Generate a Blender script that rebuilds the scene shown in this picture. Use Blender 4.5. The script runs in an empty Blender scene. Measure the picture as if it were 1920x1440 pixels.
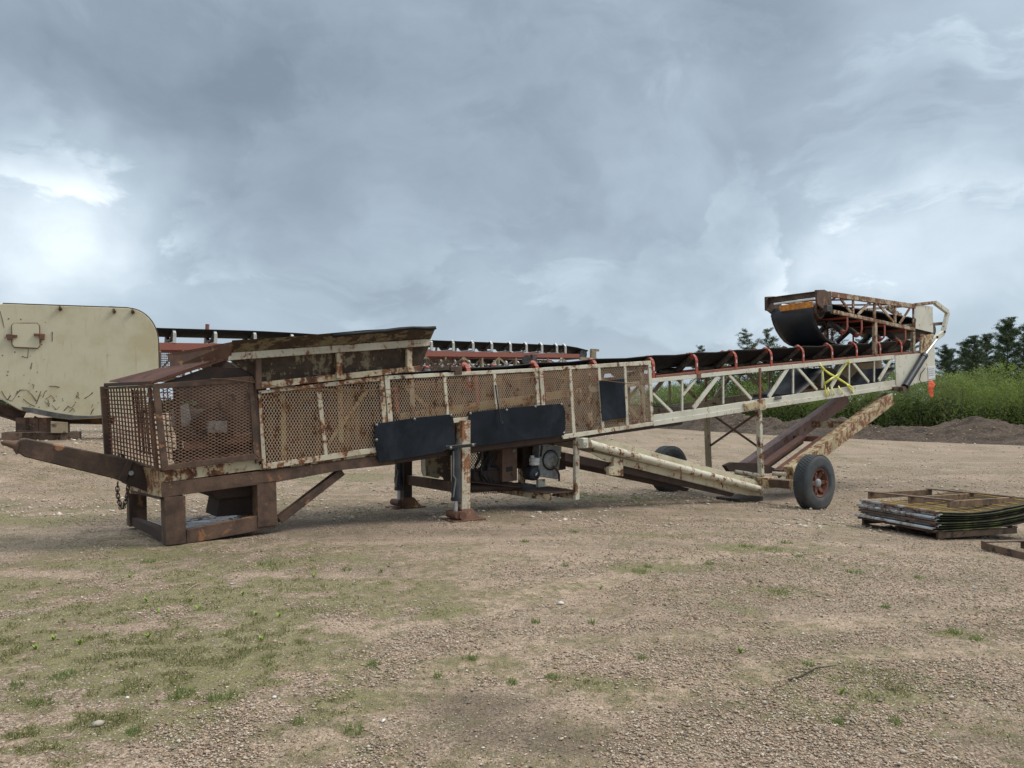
import bpy, bmesh, math, random
import numpy as np
from mathutils import Vector, Matrix
R = math.radians
random.seed(7); np.random.seed(7)
C = bpy.context.scene.collection
SC = bpy.context.scene
# ---------------------------------------------------------------- camera
F = 1420.0; CX, CY = 960.0, 720.0; HOR = 765.0; H = 1.60
PITCH = math.atan((HOR - CY) / F)
cam_d = bpy.data.cameras.new('camera'); cam = bpy.data.objects.new('camera', cam_d); C.objects.link(cam)
cam.location = (0, 0, H); cam.rotation_euler = (R(90) + PITCH, 0, 0)
cam_d.sensor_width = 36; cam_d.lens = 36 * F / 1920; cam_d.clip_start = 0.05; cam_d.clip_end = 3000
SC.camera = cam
SC.view_settings.view_transform = 'Standard'; SC.view_settings.look = 'None'
SC.view_settings.exposure = 0.68; SC.view_settings.gamma = 1.0
# ---------------------------------------------------------------- node helpers
class NT:
    def __init__(s, tree): s.t = tree; s.n = tree.nodes; s.l = tree.links
    def new(s, typ, **kw):
        nd = s.n.new(typ)
        for k, v in kw.items(): setattr(nd, k, v)
        return nd
    def put(s, sock, v):
        if isinstance(v, bpy.types.NodeSocket): s.l.new(v, sock)
        elif v is not None:
            if hasattr(sock, 'default_value'):
                try: sock.default_value = v
                except Exception: sock.default_value = (*v, 1) if len(v) == 3 else v
    def math(s, op, a, b=None, c=None, clamp=False):
        nd = s.new('ShaderNodeMath', operation=op, use_clamp=clamp)
        s.put(nd.inputs[0], a)
        if b is not None: s.put(nd.inputs[1], b)
        if c is not None: s.put(nd.inputs[2], c)
        return nd.outputs[0]
    def vmath(s, op, a, b=None, sc=None):
        nd = s.new('ShaderNodeVectorMath', operation=op)
        s.put(nd.inputs[0], a)
        if b is not None: s.put(nd.inputs[1], b)
        if sc is not None: s.put(nd.inputs[3], sc)
        return nd.outputs['Value'] if op in ('DOT_PRODUCT', 'LENGTH', 'DISTANCE') else nd.outputs[0]
    def mix(s, f, a, b, mode='MIX'):
        nd = s.new('ShaderNodeMix', data_type='RGBA', blend_type=mode)
        s.put(nd.inputs[0], f)
        for i, v in ((6, a), (7, b)):
            if not isinstance(v, bpy.types.NodeSocket): v = (v[0], v[1], v[2], 1)
            s.put(nd.inputs[i], v)
        return nd.outputs[2]
    def noise(s, vec, scale, detail=4, rough=.55, dist=0, w=None):
        nd = s.new('ShaderNodeTexNoise')
        s.put(nd.inputs['Vector'], vec); nd.inputs['Scale'].default_value = scale
        nd.inputs['Detail'].default_value = detail; nd.inputs['Roughness'].default_value = rough
        nd.inputs['Distortion'].default_value = dist
        return nd.outputs['Fac']
    def ramp(s, v, a, b, va=0., vb=1.):
        nd = s.new('ShaderNodeMapRange', interpolation_type='SMOOTHSTEP')
        s.put(nd.inputs[0], v); nd.inputs[1].default_value = a; nd.inputs[2].default_value = b
        nd.inputs[3].default_value = va; nd.inputs[4].default_value = vb
        return nd.outputs[0]
    def mapping(s, vec, scale=(1, 1, 1), loc=(0, 0, 0), rot=(0, 0, 0)):
        nd = s.new('ShaderNodeMapping'); s.put(nd.inputs[0], vec)
        nd.inputs['Scale'].default_value = scale; nd.inputs['Location'].default_value = loc; nd.inputs['Rotation'].default_value = rot
        return nd.outputs[0]
# ---------------------------------------------------------------- world: broken overcast
W = bpy.data.worlds.new('World'); SC.world = W; W.use_nodes = True
t = NT(W.node_tree); t.n.clear()
SUN_EL, SUN_AZ = R(50), R(80)       # azimuth measured from +Y towards +X
sky = t.new('ShaderNodeTexSky', sky_type='NISHITA', sun_disc=False, sun_elevation=SUN_EL, sun_rotation=SUN_AZ)
gen = t.new('ShaderNodeTexCoord').outputs['Generated']
sep = t.new('ShaderNodeSeparateXYZ'); t.put(sep.inputs[0], gen)
X, Y, Z = sep.outputs
wnode = t.new('ShaderNodeTexNoise'); t.put(wnode.inputs['Vector'], gen); wnode.inputs['Scale'].default_value = 2.6; wnode.inputs['Detail'].default_value = 5
wn = wnode.outputs['Color']
G2 = t.vmath('ADD', t.vmath('MULTIPLY', gen, (1, 1, 1.55)), t.vmath('SCALE', t.vmath('SUBTRACT', wn, (.5, .5, .5)), sc=.30))
big = t.noise(t.mapping(G2, (1.9, 1.9, 1.9), (3.1, 1.7, .4)), 1.0, 4, .5, .1)
med = t.noise(t.mapping(G2, (4.4, 4.4, 4.6), (.3, 5.7, 2)), 1.0, 6, .55, .25)
fine = t.noise(t.mapping(G2, (11, 11, 12)), 1.0, 7, .6, .3)
def blob(px, py, rad, amp):
    dx, dy = (px - CX) / F, (CY - py) / F
    d = Vector((dx, math.cos(PITCH) - math.sin(PITCH) * dy, math.sin(PITCH) + math.cos(PITCH) * dy)).normalized()
    wv = t.vmath('ADD', gen, t.vmath('SCALE', t.vmath('SUBTRACT', wn, (.5, .5, .5)), sc=.42))
    dd = t.vmath('DISTANCE', t.vmath('MULTIPLY', wv, (1, 1, 1.7)), (d[0], d[1], d[2] * 1.7))
    return t.ramp(dd, rad * 1.1, 0.0, 0.0, amp)
v = t.math('ADD', t.math('MULTIPLY', t.math('SUBTRACT', big, .5), 1.0), t.math('MULTIPLY', t.math('SUBTRACT', med, .5), .80))
v = t.math('ADD', v, t.math('MULTIPLY', t.math('SUBTRACT', fine, .5), .30))
for b in ((60, 300, .24, .52), (130, 480, .20, .42), (240, 330, .16, .22), (1700, 510, .20, .40), (1540, 520, .14, .34), (1840, 540, .16, .25), (1890, 150, .30, .16), (1750, 290, .26, -.26), (30, 420, .2, .2), (1500, 210, .30, .16),
          (1330, 330, .25, .12), (900, 560, .3, .16), (130, 60, .40, -.40), (980, 60, .45, -.34), (1450, 20, .30, -.24), (650, 350, .42, -.22), (1150, 420, .34, -.22), (800, 560, .3, -.10)):
    v = t.math('ADD', v, blob(*b))
v = t.math('ADD', v, t.ramp(Z, .26, .0, 0, .12))
shp = t.noise(t.mapping(G2, (3.4, 3.4, 4.2), (4, 2, 1)), 1.0, 8, .58, .25)
lit = t.ramp(v, -.12, .38)
v = t.math('ADD', v, t.math('MULTIPLY', t.ramp(shp, .475, .535, -.17, .17), t.math('ADD', t.math('MULTIPLY', lit, .75), .28)))
cr = t.new('ShaderNodeValToRGB'); t.put(cr.inputs[0], t.math('ADD', t.math('MULTIPLY', v, .62), .40))
e = cr.color_ramp.elements
e[0].position = .02; e[0].color = (.150, .185, .232, 1); e[1].position = 1.0; e[1].color = (.74, .80, .84, 1)
for p_, c_ in ((.28, (.225, .275, .330, 1)), (.5, (.328, .394, .456, 1)), (.72, (.465, .535, .590, 1))):
    q = e.new(p_); q.color = c_
zen = t.ramp(Z, .50, .85, 1.0, 2.6)                       # an overcast sky is brightest overhead
cl = t.mix(1.0, cr.outputs[0], (10, 10, 10), 'MULTIPLY')
cl2 = t.vmath('MULTIPLY', t.vmath('SCALE', cl, sc=zen), t.mix(t.ramp(Z, .50, .80), (1, 1, 1), (1.10, 1.0, .86)))
full = t.mix(.95, sky.outputs[0], cl2)
bg = t.new('ShaderNodeBackground'); t.put(bg.inputs[0], full); bg.inputs[1].default_value = 0.1
wo = t.new('ShaderNodeOutputWorld'); t.l.new(bg.outputs[0], wo.inputs[0])
# ---------------------------------------------------------------- sun (soft, behind cloud)
sd = bpy.data.lights.new('sun', 'SUN'); sun = bpy.data.objects.new('sun', sd); C.objects.link(sun)
sd.energy = 1.5; sd.angle = R(22); sd.color = (1, .93, .84)
sun.location = (10, 10, 30)
sun.rotation_euler = Vector((-math.sin(SUN_AZ) * math.cos(SUN_EL), -math.cos(SUN_AZ) * math.cos(SUN_EL), -math.sin(SUN_EL))).to_track_quat('-Z', 'Y').to_euler()
# ---------------------------------------------------------------- frames of reference
def ray(px, py):
    dx, dy = (px - CX) / F, (CY - py) / F
    return Vector((dx, math.cos(PITCH) - math.sin(PITCH) * dy, math.sin(PITCH) + math.cos(PITCH) * dy))
EYE = Vector((0, 0, H))
class Fr:
    """a level frame standing at O turned by a: u along, v across, z up"""
    def __init__(s, O, a):
        s.O = Vector((O[0], O[1], 0)); s.a = a
        s.U = Vector((math.cos(a), math.sin(a), 0)); s.V = Vector((-math.sin(a), math.cos(a), 0))
    def loc(s, w): d = Vector(w) - s.O; return Vector((d.dot(s.U), d.dot(s.V), w[2]))
    def wld(s, l): return s.O + s.U * l[0] + s.V * l[1] + Vector((0, 0, l[2]))
    def S(s, px, py, v=0.):
        r = ray(px, py); k = (v - (EYE - s.O).dot(s.V)) / r.dot(s.V); return s.loc(EYE + r * k)
    def T(s, px, py, u=0.):
        r = ray(px, py); k = (u - (EYE - s.O).dot(s.U)) / r.dot(s.U); return s.loc(EYE + r * k)
    def Zp(s, px, py, z=0.):
        r = ray(px, py); return s.loc(EYE + r * ((z - H) / r.z))
    def depth(s, l): return s.wld(l).y
def gpt(px, py, z=0.):
    r = ray(px, py); return EYE + r * ((z - H) / r.z)
ALPHA = R(37)
MF = Fr(gpt(322, 1022), ALPHA)
def sstep(x, a, b):
    x = np.clip((x - a) / (b - a), 0, 1); return x * x * (3 - 2 * x)
_tab = np.random.RandomState(3).rand(256, 256)
def vnoise(x, y):
    x = np.asarray(x, float); y = np.asarray(y, float)
    xi = np.floor(x).astype(int); yi = np.floor(y).astype(int); fx = x - xi; fy = y - yi
    fx = fx * fx * (3 - 2 * fx); fy = fy * fy * (3 - 2 * fy)
    g = lambda a, b: _tab[a % 256, b % 256]
    return (g(xi, yi) * (1 - fx) + g(xi + 1, yi) * fx) * (1 - fy) + (g(xi, yi + 1) * (1 - fx) + g(xi + 1, yi + 1) * fx) * fy
def gz(x, y):
    """height of the yard: level by the skid, falling gently towards the wheels, small humps and ruts"""
    x = np.asarray(x, float); y = np.asarray(y, float)
    u = (x - MF.O.x) * MF.U.x + (y - MF.O.y) * MF.U.y
    z = -0.0028 * np.clip(u, 0, 11.8) ** 2
    z = z + .82 * sstep(-x, 5, 10.3) * sstep(y, 10.5, 17.5)
    z = z + (vnoise(x * .45 + 7, y * .45 + 3) - .5) * .05 * sstep(np.hypot(x, y), 2, 5)
    z = z + (vnoise(x * 1.7, y * 2.3 + 9) - .5) * .022
    return z
def gzl(fr, u, v): w = fr.wld((u, v, 0)); return float(gz(w.x, w.y))
# ---------------------------------------------------------------- mesh builder
class MB:
    def __init__(s): s.v = []; s.f = []; s.sm = []
    def add(s, vs, fs, smooth=False):
        o = len(s.v); s.v += [tuple(p) for p in vs]
        s.f += [tuple(i + o for i in f) for f in fs]; s.sm += [smooth] * len(fs)
    def plate(s, pts, vec):
        """closed polygon given by 3D points, extruded along vec"""
        pts = [Vector(p) for p in pts]; vec = Vector(vec); n = len(pts)
        nrm = Vector((0, 0, 0))
        for i in range(n): nrm += pts[i].cross(pts[(i + 1) % n])
        if nrm.dot(vec) > 0: pts = pts[::-1]
        vs = pts + [p + vec for p in pts]
        fs = [tuple(range(n)), tuple(range(2 * n - 1, n - 1, -1))] + [(i, i + n, (i + 1) % n + n, (i + 1) % n) for i in range(n)]
        s.add(vs, fs)
    def box(s, c, d, rz=0., ry=0.):
        c = Vector(c); M = Matrix.Rotation(rz, 3, 'Z') @ Matrix.Rotation(ry, 3, 'Y')
        vs = [c + M @ Vector((sx * d[0] / 2, sy * d[1] / 2, sz * d[2] / 2)) for sz in (-1, 1) for sy in (-1, 1) for sx in (-1, 1)]
        s.add(vs, [(0, 2, 3, 1), (4, 5, 7, 6), (0, 1, 5, 4), (2, 6, 7, 3), (0, 4, 6, 2), (1, 3, 7, 5)])
    def sweep(s, p, q, prof, up=(0, 0, 1), smooth=False):
        """constant profile [(side, up)] swept from p to q"""
        p = Vector(p); q = Vector(q); d = (q - p).normalized(); up = Vector(up)
        sd_ = d.cross(up)
        if sd_.length < 1e-4: sd_ = d.cross(Vector((0, 1, 0)))
        sd_.normalize(); u2 = sd_.cross(d).normalized(); n = len(prof)
        vs = [e_ + sd_ * a + u2 * b for e_ in (p, q) for a, b in prof]
        s.add(vs, [tuple(range(n - 1, -1, -1)), tuple(range(n, 2 * n))] + [(i, (i + 1) % n, (i + 1) % n + n, i + n) for i in range(n)], smooth)
    def bar(s, p, q, w, h=None, up=(0, 0, 1)):
        h = h or w; s.sweep(p, q, [(-w / 2, -h / 2), (w / 2, -h / 2), (w / 2, h / 2), (-w / 2, h / 2)], up)
    def ibeam(s, p, q, w, h, t_=.012, up=(0, 0, 1)):
        a, b = w / 2, h / 2; c = t_ / 2
        s.sweep(p, q, [(-a, -b), (a, -b), (a, -b + t_), (c, -b + t_), (c, b - t_), (a, b - t_), (a, b), (-a, b), (-a, b - t_), (-c, b - t_), (-c, -b + t_), (-a, -b + t_)], up)
    def chan(s, p, q, w, h, t_=.012, up=(0, 0, 1), side=1):
        a, b = w / 2, h / 2
        pr = [(-a, -b), (a, -b), (a, -b + t_), (-a + t_, -b + t_), (-a + t_, b - t_), (a, b - t_), (a, b), (-a, b)]
        if side < 0: pr = [(-x, y) for x, y in pr][::-1]
        s.sweep(p, q, pr, up)
    def tube(s, p, q, r, n=12, r2=None, cap=True):
        s.path([p, q], [r, r if r2 is None else r2], n, cap)
    def path(s, pts, rad, n=8, cap=True):
        pts = [Vector(p) for p in pts]
        if not hasattr(rad, '__len__'): rad = [rad] * len(pts)
        vs = []; up = Vector((0, 0, 1)); m = len(pts)
        prev = None
        for i, p in enumerate(pts):
            d = (pts[min(i + 1, m - 1)] - pts[max(i - 1, 0)]).normalized()
            if prev is None:
                a = d.cross(up)
                if a.length < 1e-3: a = d.cross(Vector((1, 0, 0)))
            else: a = prev - d * prev.dot(d)
            a.normalize(); b = a.cross(d).normalized(); prev = a
            vs += [p + a * math.cos(2 * math.pi * k / n) * rad[i] + b * math.sin(2 * math.pi * k / n) * rad[i] for k in range(n)]
        fs = [(i * n + k, (i + 1) * n + k, (i + 1) * n + (k + 1) % n, i * n + (k + 1) % n) for i in range(m - 1) for k in range(n)]
        s.add(vs, fs, True)
        if cap:
            s.add(vs[:n], [tuple(range(n))]); s.add(vs[-n:], [tuple(range(n - 1, -1, -1))])
    def lathe(s, c, ax, prof, n=32, smooth=True):
        """prof: (radius, offset along axis); closed solid when the radii start and end at 0"""
        c = Vector(c); ax = Vector(ax).normalized(); a = ax.orthogonal().normalized(); b = ax.cross(a); m = len(prof)
        vs = [c + ax * o + (a * math.cos(2 * math.pi * k / n) + b * math.sin(2 * math.pi * k / n)) * max(r, 1e-4) for r, o in prof for k in range(n)]
        s.add(vs, [(i * n + k, i * n + (k + 1) % n, (i + 1) * n + (k + 1) % n, (i + 1) * n + k) for i in range(m - 1) for k in range(n)], smooth)
    def sheet(s, rows, smooth=True):
        m = len(rows); n = len(rows[0])
        s.add([p for r_ in rows for p in r_], [(i * n + j, i * n + j + 1, (i + 1) * n + j + 1, (i + 1) * n + j) for i in range(m - 1) for j in range(n - 1)], smooth)
    def build(s, name, mat, parent=None, bev=0., solid=0.):
        me = bpy.data.meshes.new(name); me.from_pydata(s.v, [], s.f)
        me.polygons.foreach_set('use_smooth', s.sm); me.materials.append(mat); me.validate(); me.update()
        o = bpy.data.objects.new(name, me); C.objects.link(o); o.parent = parent
        if solid: m = o.modifiers.new('solid', 'SOLIDIFY'); m.thickness = solid; m.offset = 0
        if bev: m = o.modifiers.new('bevel', 'BEVEL'); m.width = bev; m.segments = 1; m.limit_method = 'ANGLE'; m.angle_limit = R(40)
        return o
def tag(o, label=None, cat=None, group=None, kind=None):
    if label: o['label'] = label
    if cat: o['category'] = cat
    if group: o['group'] = group
    if kind: o['kind'] = kind
    return o
def empty(name, loc, rz=0.):
    o = bpy.data.objects.new(name, None); C.objects.link(o); o.location = loc; o.rotation_euler = (0, 0, rz); o.empty_display_size = .3; return o
def kids(o): return [c for c in bpy.data.objects if c.parent == o]
def copy_tree(o, parent=None):
    ch = kids(o); c = o.copy(); C.objects.link(c); c.parent = parent
    for k in ch: copy_tree(k, c)
    return c
def npmesh(name, V, Fc, mat, tone=None, parent=None, smooth=False):
    """V (n,3), Fc (m,k) arrays; tone per vertex (n,3) colour attribute"""
    me = bpy.data.meshes.new(name); k = Fc.shape[1]
    me.vertices.add(len(V)); me.vertices.foreach_set('co', V.astype(np.float32).ravel())
    me.loops.add(Fc.size); me.loops.foreach_set('vertex_index', Fc.astype(np.int32).ravel())
    me.polygons.add(len(Fc)); me.polygons.foreach_set('loop_start', np.arange(0, Fc.size, k, dtype=np.int32))
    me.update(calc_edges=True)
    if smooth: me.polygons.foreach_set('use_smooth', np.ones(len(Fc), bool))
    if tone is not None:
        a = me.attributes.new('tone', 'FLOAT_COLOR', 'POINT'); a.data.foreach_set('color', np.hstack([tone, np.ones((len(V), 1))]).astype(np.float32).ravel())
    me.materials.append(mat); me.validate()
    o = bpy.data.objects.new(name, me); C.objects.link(o); o.parent = parent; return o
# ---------------------------------------------------------------- materials
def newmat(name):
    m = bpy.data.materials.new(name); m.use_nodes = True; n = NT(m.node_tree); n.n.clear()
    out = n.new('ShaderNodeOutputMaterial'); b = n.new('ShaderNodeBsdfPrincipled'); n.l.new(b.outputs[0], out.inputs[0])
    return m, n, b
def tc(n): return n.new('ShaderNodeTexCoord').outputs['Object']
RD, RO = (.075, .034, .020), (.32, .125, .038)
def painted(name, col, amount=.3, scale=3., rust=RD, rust2=RO, orange=.35, rough=.62, dirt=(.20, .15, .09), dirtamt=.35, bump=.25, off=0., metal=0., edge=.014):
    """worn paint: ragged rust patches with orange halo, vertical runs of rust, dirt film, blistered bump"""
    m, n, b = newmat(name); co = n.mapping(tc(n), (1, 1, 1), (off, off * 2, off))
    n1 = n.noise(co, scale, 9, .66, .3); n2 = n.noise(co, scale * 5.3, 6, .6)
    run = n.noise(n.mapping(co, (9, 9, .9)), 1.6, 5, .6)
    f = n.math('ADD', n.math('MULTIPLY', n1, .72), n.math('MULTIPLY', n2, .28))
    f = n.math('ADD', f, n.math('MULTIPLY', n.math('SUBTRACT', run, .5), .22))
    th = .62 - amount * .30
    mask = n.ramp(f, th, th + .030); halo = n.ramp(f, th - .055, th + .01)
    rc = n.mix(n.ramp(n.noise(co, scale * 2.1, 5), .60 - orange * .3, .72 - orange * .25), rust, rust2)
    rc = n.mix(n.ramp(n2, .35, .7), rc, tuple(c * 1.75 for c in rust))
    d = n.noise(co, 1.3, 5, .6)
    pc = n.mix(n.math('MULTIPLY', n.ramp(d, .42, .72), dirtamt), col, dirt)
    pc = n.mix(n.ramp(run, .56, .74, 0, dirtamt * .8), pc, tuple(.45 * a + .55 * b_ for a, b_ in zip(col, rust2)))
    pc = n.mix(n.math('MULTIPLY', n2, .25), pc, tuple(c * .6 for c in col))
    if edge:
        bv = n.new('ShaderNodeBevel'); bv.samples = 3; bv.inputs[0].default_value = edge; ge = n.new('ShaderNodeNewGeometry')
        ew = n.ramp(n.vmath('DOT_PRODUCT', bv.outputs[0], ge.outputs['Normal']), .995, .80)
        em = n.math('MULTIPLY', ew, n.ramp(n1, .40, .58)); mask = n.math('MAXIMUM', mask, n.ramp(n.math('ADD', em, n.math('MULTIPLY', n.math('SUBTRACT', n2, .5), .8)), .42, .60))
    pc = n.mix(n.math('MULTIPLY', halo, .75), pc, tuple(.30 * a + .7 * b_ for a, b_ in zip(col, rust2)))
    n.put(b.inputs['Base Color'], n.mix(mask, pc, rc))
    n.put(b.inputs['Roughness'], n.math('ADD', n.math('MULTIPLY', mask, .88 - rough), rough))
    b.inputs['Metallic'].default_value = metal
    bp = n.new('ShaderNodeBump'); bp.inputs['Strength'].default_value = bump; bp.inputs['Distance'].default_value = .008
    n.put(bp.inputs['Height'], n.math('SUBTRACT', n.math('MULTIPLY', n2, .5), n.math('MULTIPLY', mask, .6))); n.put(b.inputs['Normal'], bp.outputs[0])
    return m
def rusty(name, c1, c2, c3=None, scale=3., rough=.85, amt3=.25, off=0.):
    m, n, b = newmat(name); co = n.mapping(tc(n), (1, 1, 1), (off, off, off))
    a = n.noise(co, scale, 7, .62, .2); g = n.noise(co, scale * 13, 5, .65)
    c = n.mix(n.ramp(a, .36, .64), c1, c2)
    c = n.mix(n.math('MULTIPLY', n.ramp(g, .35, .72), .5), c, tuple(x * 1.9 for x in c1))
    if c3: c = n.mix(n.ramp(n.noise(co, scale * 1.4, 6, .65, .4), .66 - amt3 * .3, .70 - amt3 * .3), c, c3)
    n.put(b.inputs['Base Color'], c); b.inputs['Roughness'].default_value = rough
    n.put(b.inputs['Roughness'], n.ramp(a, .3, .7, rough - .18, rough))
    bp = n.new('ShaderNodeBump'); bp.inputs['Strength'].default_value = .4; bp.inputs['Distance'].default_value = .006
    n.put(bp.inputs['Height'], g); n.put(b.inputs['Normal'], bp.outputs[0])
    return m
def plain(name, col, rough=.6, metal=0., var=.35, scale=6., dust=None, dustamt=.4, spec=.5):
    m, n, b = newmat(name); b.inputs['Specular IOR Level'].default_value = spec; co = tc(n); a = n.noise(co, scale, 6, .62)
    c = n.mix(n.ramp(a, .3, .7), tuple(x * (1 - var) for x in col), tuple(min(1, x * (1 + var)) for x in col))
    if dust: c = n.mix(n.ramp(n.noise(co, scale * .35, 6, .65, .5), .45, .75, 0, dustamt), c, dust)
    n.put(b.inputs['Base Color'], c); n.put(b.inputs['Roughness'], n.ramp(a, .3, .7, rough - .08, rough + .1)); b.inputs['Metallic'].default_value = metal
    bp = n.new('ShaderNodeBump'); bp.inputs['Strength'].default_value = .15; bp.inputs['Distance'].default_value = .004
    n.put(bp.inputs['Height'], n.noise(co, scale * 9, 4)); n.put(b.inputs['Normal'], bp.outputs[0])
    return m
CREAM = (.64, .605, .48)
M = {}
M['cream'] = painted('cream_paint', CREAM, .24, 5.5, off=2, dirtamt=.45, orange=.5)
M['panela'] = painted('rust_chipped_panel_paint', (.55, .51, .39), .38, 5.0, off=12, dirtamt=.5, orange=.6)
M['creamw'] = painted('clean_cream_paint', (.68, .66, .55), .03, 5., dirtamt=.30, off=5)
M['creamr'] = painted('chipped_cream_paint', (.60, .53, .37), .42, 3.8, orange=.45, off=9)
M['creamo'] = painted('olive_cream_paint', (.215, .185, .115), .50, 2.6, rust=(.042, .028, .019), rust2=(.10, .055, .03), orange=.0, dirtamt=.7, off=13)
M['ladder'] = painted('rust_streaked_paint', (.56, .47, .29), .40, 5.5, rust=(.12, .055, .032), rust2=(.30, .14, .055), orange=.5, dirtamt=.6, off=17)
M['rust'] = rusty('brown_rust', (.044, .025, .017), (.145, .085, .056), (.26, .120, .055), 3.6, amt3=.2)
M['rustd'] = rusty('dark_rust', (.028, .017, .013), (.070, .040, .028), None, 3)
M['rusto'] = rusty('orange_rust', (.085, .040, .025), (.17, .080, .042), (.38, .21, .075), 4, amt3=.20)
M['rusthead'] = painted('rust_brown_head_paint', (.48, .40, .28), .46, 4.6, rust=(.12, .058, .035), rust2=(.25, .12, .06), orange=.5, off=21)
M['rustred'] = rusty('red_brown_steel', (.15, .058, .036), (.23, .098, .058), (.09, .05, .04), 2.2, rough=.7)
M['roof'] = rusty('roof_rust', (.11, .048, .034), (.20, .095, .065), (.07, .04, .03), 2.6)
M['purple'] = rusty('purplish_rust', (.17, .11, .10), (.29, .195, .18), (.18, .085, .05), 3)
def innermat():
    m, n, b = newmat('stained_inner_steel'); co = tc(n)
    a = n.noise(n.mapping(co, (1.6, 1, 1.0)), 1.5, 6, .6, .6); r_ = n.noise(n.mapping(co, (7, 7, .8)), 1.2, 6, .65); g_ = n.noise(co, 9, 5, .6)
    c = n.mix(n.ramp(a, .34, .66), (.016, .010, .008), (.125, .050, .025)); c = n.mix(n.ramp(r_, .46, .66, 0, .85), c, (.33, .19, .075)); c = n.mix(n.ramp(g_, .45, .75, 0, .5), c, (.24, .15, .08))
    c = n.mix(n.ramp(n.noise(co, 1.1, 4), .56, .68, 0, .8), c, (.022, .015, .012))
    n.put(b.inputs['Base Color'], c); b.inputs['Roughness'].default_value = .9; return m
M['inner'] = innermat()
M['belt'] = plain('black_belt_rubber', (.008, .0085, .010), .6, var=.3, dust=(.022, .023, .026), dustamt=.3, spec=.25)
M['beltg'] = plain('worn_belt_rubber', (.018, .021, .028), .50, var=.25, scale=3, dust=(.045, .05, .06), dustamt=.6)
M['flap'] = plain('navy_rubber_flap', (.008, .0115, .017), .62, var=.3, scale=3.5, dust=(.032, .040, .050), dustamt=.8, spec=.18)
M['navy'] = plain('navy_cylinder_paint', (.014, .020, .030), .42, var=.4, dust=(.10, .09, .08), dustamt=.5)
M['red'] = painted('red_idler_paint', (.38, .068, .040), .18, 9., rust=(.12, .04, .03), rust2=(.22, .07, .04), dirt=(.20, .10, .07), dirtamt=.5)
M['roller'] = plain('roller_steel', (.085, .078, .074), .48, .4, var=.5, scale=9)
M['tyre'] = plain('tyre_rubber', (.050, .054, .058), .80, var=.25, scale=7, dust=(.115, .110, .105), dustamt=.75)
M['rim'] = rusty('rusted_rim', (.10, .038, .025), (.19, .078, .045), (.07, .04, .03), 9)
M['chrome'] = plain('polished_rod', (.60, .62, .64), .35, .7, var=.05, scale=1)
M['bolt'] = plain('bolt_steel', (.22, .22, .21), .45, .6, var=.3, scale=30)
M['white'] = plain('white_paint', (.66, .68, .67), .5, var=.12)
M['grey'] = plain('grey_cast_housing', (.30, .315, .32), .5, var=.3, scale=14, dust=(.09, .085, .08), dustamt=.7)
M['black'] = plain('black_plastic', (.012, .012, .013), .4)
M['cabinet'] = rusty('brown_cabinet', (.11, .068, .048), (.18, .115, .080), (.07, .04, .03), 5)
M['tape'] = plain('yellow_caution_tape', (.66, .64, .10), .4, var=.15)
M['orange'] = plain('orange_cloth', (.78, .14, .055), .7, var=.25, scale=14)
M['amber'] = plain('amber_board', (.66, .25, .035), .55, var=.35, scale=12)
M['meshc'] = painted('cream_expanded_metal', (.46, .345, .245), .24, 4.0, rust2=(.36, .20, .10), orange=.7, bump=0, off=3, edge=0)
M['meshb'] = rusty('brown_expanded_metal', (.14, .078, .050), (.27, .165, .11), (.09, .05, .035), 3)
M['wiregrid'] = rusty('rusty_wire_grid', (.085, .040, .026), (.20, .095, .055), None, 6)
M['tank'] = painted('khaki_tank_paint', (.60, .55, .39), -.25, 1.5, dirt=(.46, .38, .21), dirtamt=.65, rust=(.07, .04, .03), bump=.1, off=31)
M['bgred'] = painted('faded_red_paint', (.30, .10, .075), .10, 3., rust=(.14, .055, .04), dirt=(.22, .12, .10), dirtamt=.4, off=4)
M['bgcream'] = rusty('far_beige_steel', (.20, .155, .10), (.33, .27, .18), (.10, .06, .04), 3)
M['bgwhite'] = plain('far_idler_steel', (.52, .52, .50), .5, .2, var=.2)
M['hose'] = plain('black_hose', (.015, .015, .016), .5)
M['hoseg'] = plain('grey_hose', (.16, .165, .16), .5)
M['rope'] = plain('tan_twine', (.20, .12, .06), .9)
M['teal'] = plain('teal_cap', (.05, .30, .27), .5)
# ================================================================ THE YARD
def blobs(x, y, L):
    r = np.zeros_like(x)
    for px, py, rx, ry, amp in L:
        c = gpt(px, py, -.05); k = c.y
        r = r + amp * np.exp(-(((x - c.x) / (rx / F * k)) ** 2 + ((y - c.y) / (ry * k * k / F / H)) ** 2))
    return r
def greenf(x, y):
    g = blobs(x, y, [(420, 1100, 280, 50, .85), (150, 1100, 200, 60, .6), (60, 1200, 160, 60, .6), (1620, 1330, 200, 40, .35), (560, 1075, 150, 22, .35), (150, 1230, 260, 70, .75), (250, 1330, 260, 70, .7), (560, 1200, 160, 60, .4), (80, 1390, 160, 50, .6), (60, 975, 140, 16, .65), (450, 1230, 160, 45, .3),
        (1430, 1030, 80, 12, .8), (1210, 1075, 60, 14, .55), (1320, 1060, 60, 10, .5), (1460, 1110, 50, 14, .5), (1650, 1070, 90, 12, .4), (1140, 918, 90, 6, 1.0), (720, 890, 130, 10, .6), (1360, 1140, 50, 12, .3), (820, 1160, 60, 18, .4), (880, 1250, 60, 14, .35), (1650, 1290, 120, 25, .4), (1780, 1190, 60, 16, .5), (1120, 1290, 80, 20, .35), (690, 1090, 60, 10, .4), (640, 1340, 70, 25, .4), (1260, 1000, 120, 8, .25)])
    n = vnoise(x * 1.6 + 5, y * 2.3) * .34 + vnoise(x * 5.1, y * 6.1 + 4) * .30 + vnoise(x * 12, y * 15) * .22 + vnoise(x * 27, y * 31) * .14
    g = (g + .17) * sstep(n, .34, .60) * 1.35 + .10 * sstep(n, .55, .7)
    return np.clip(g, 0, 1)
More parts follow.
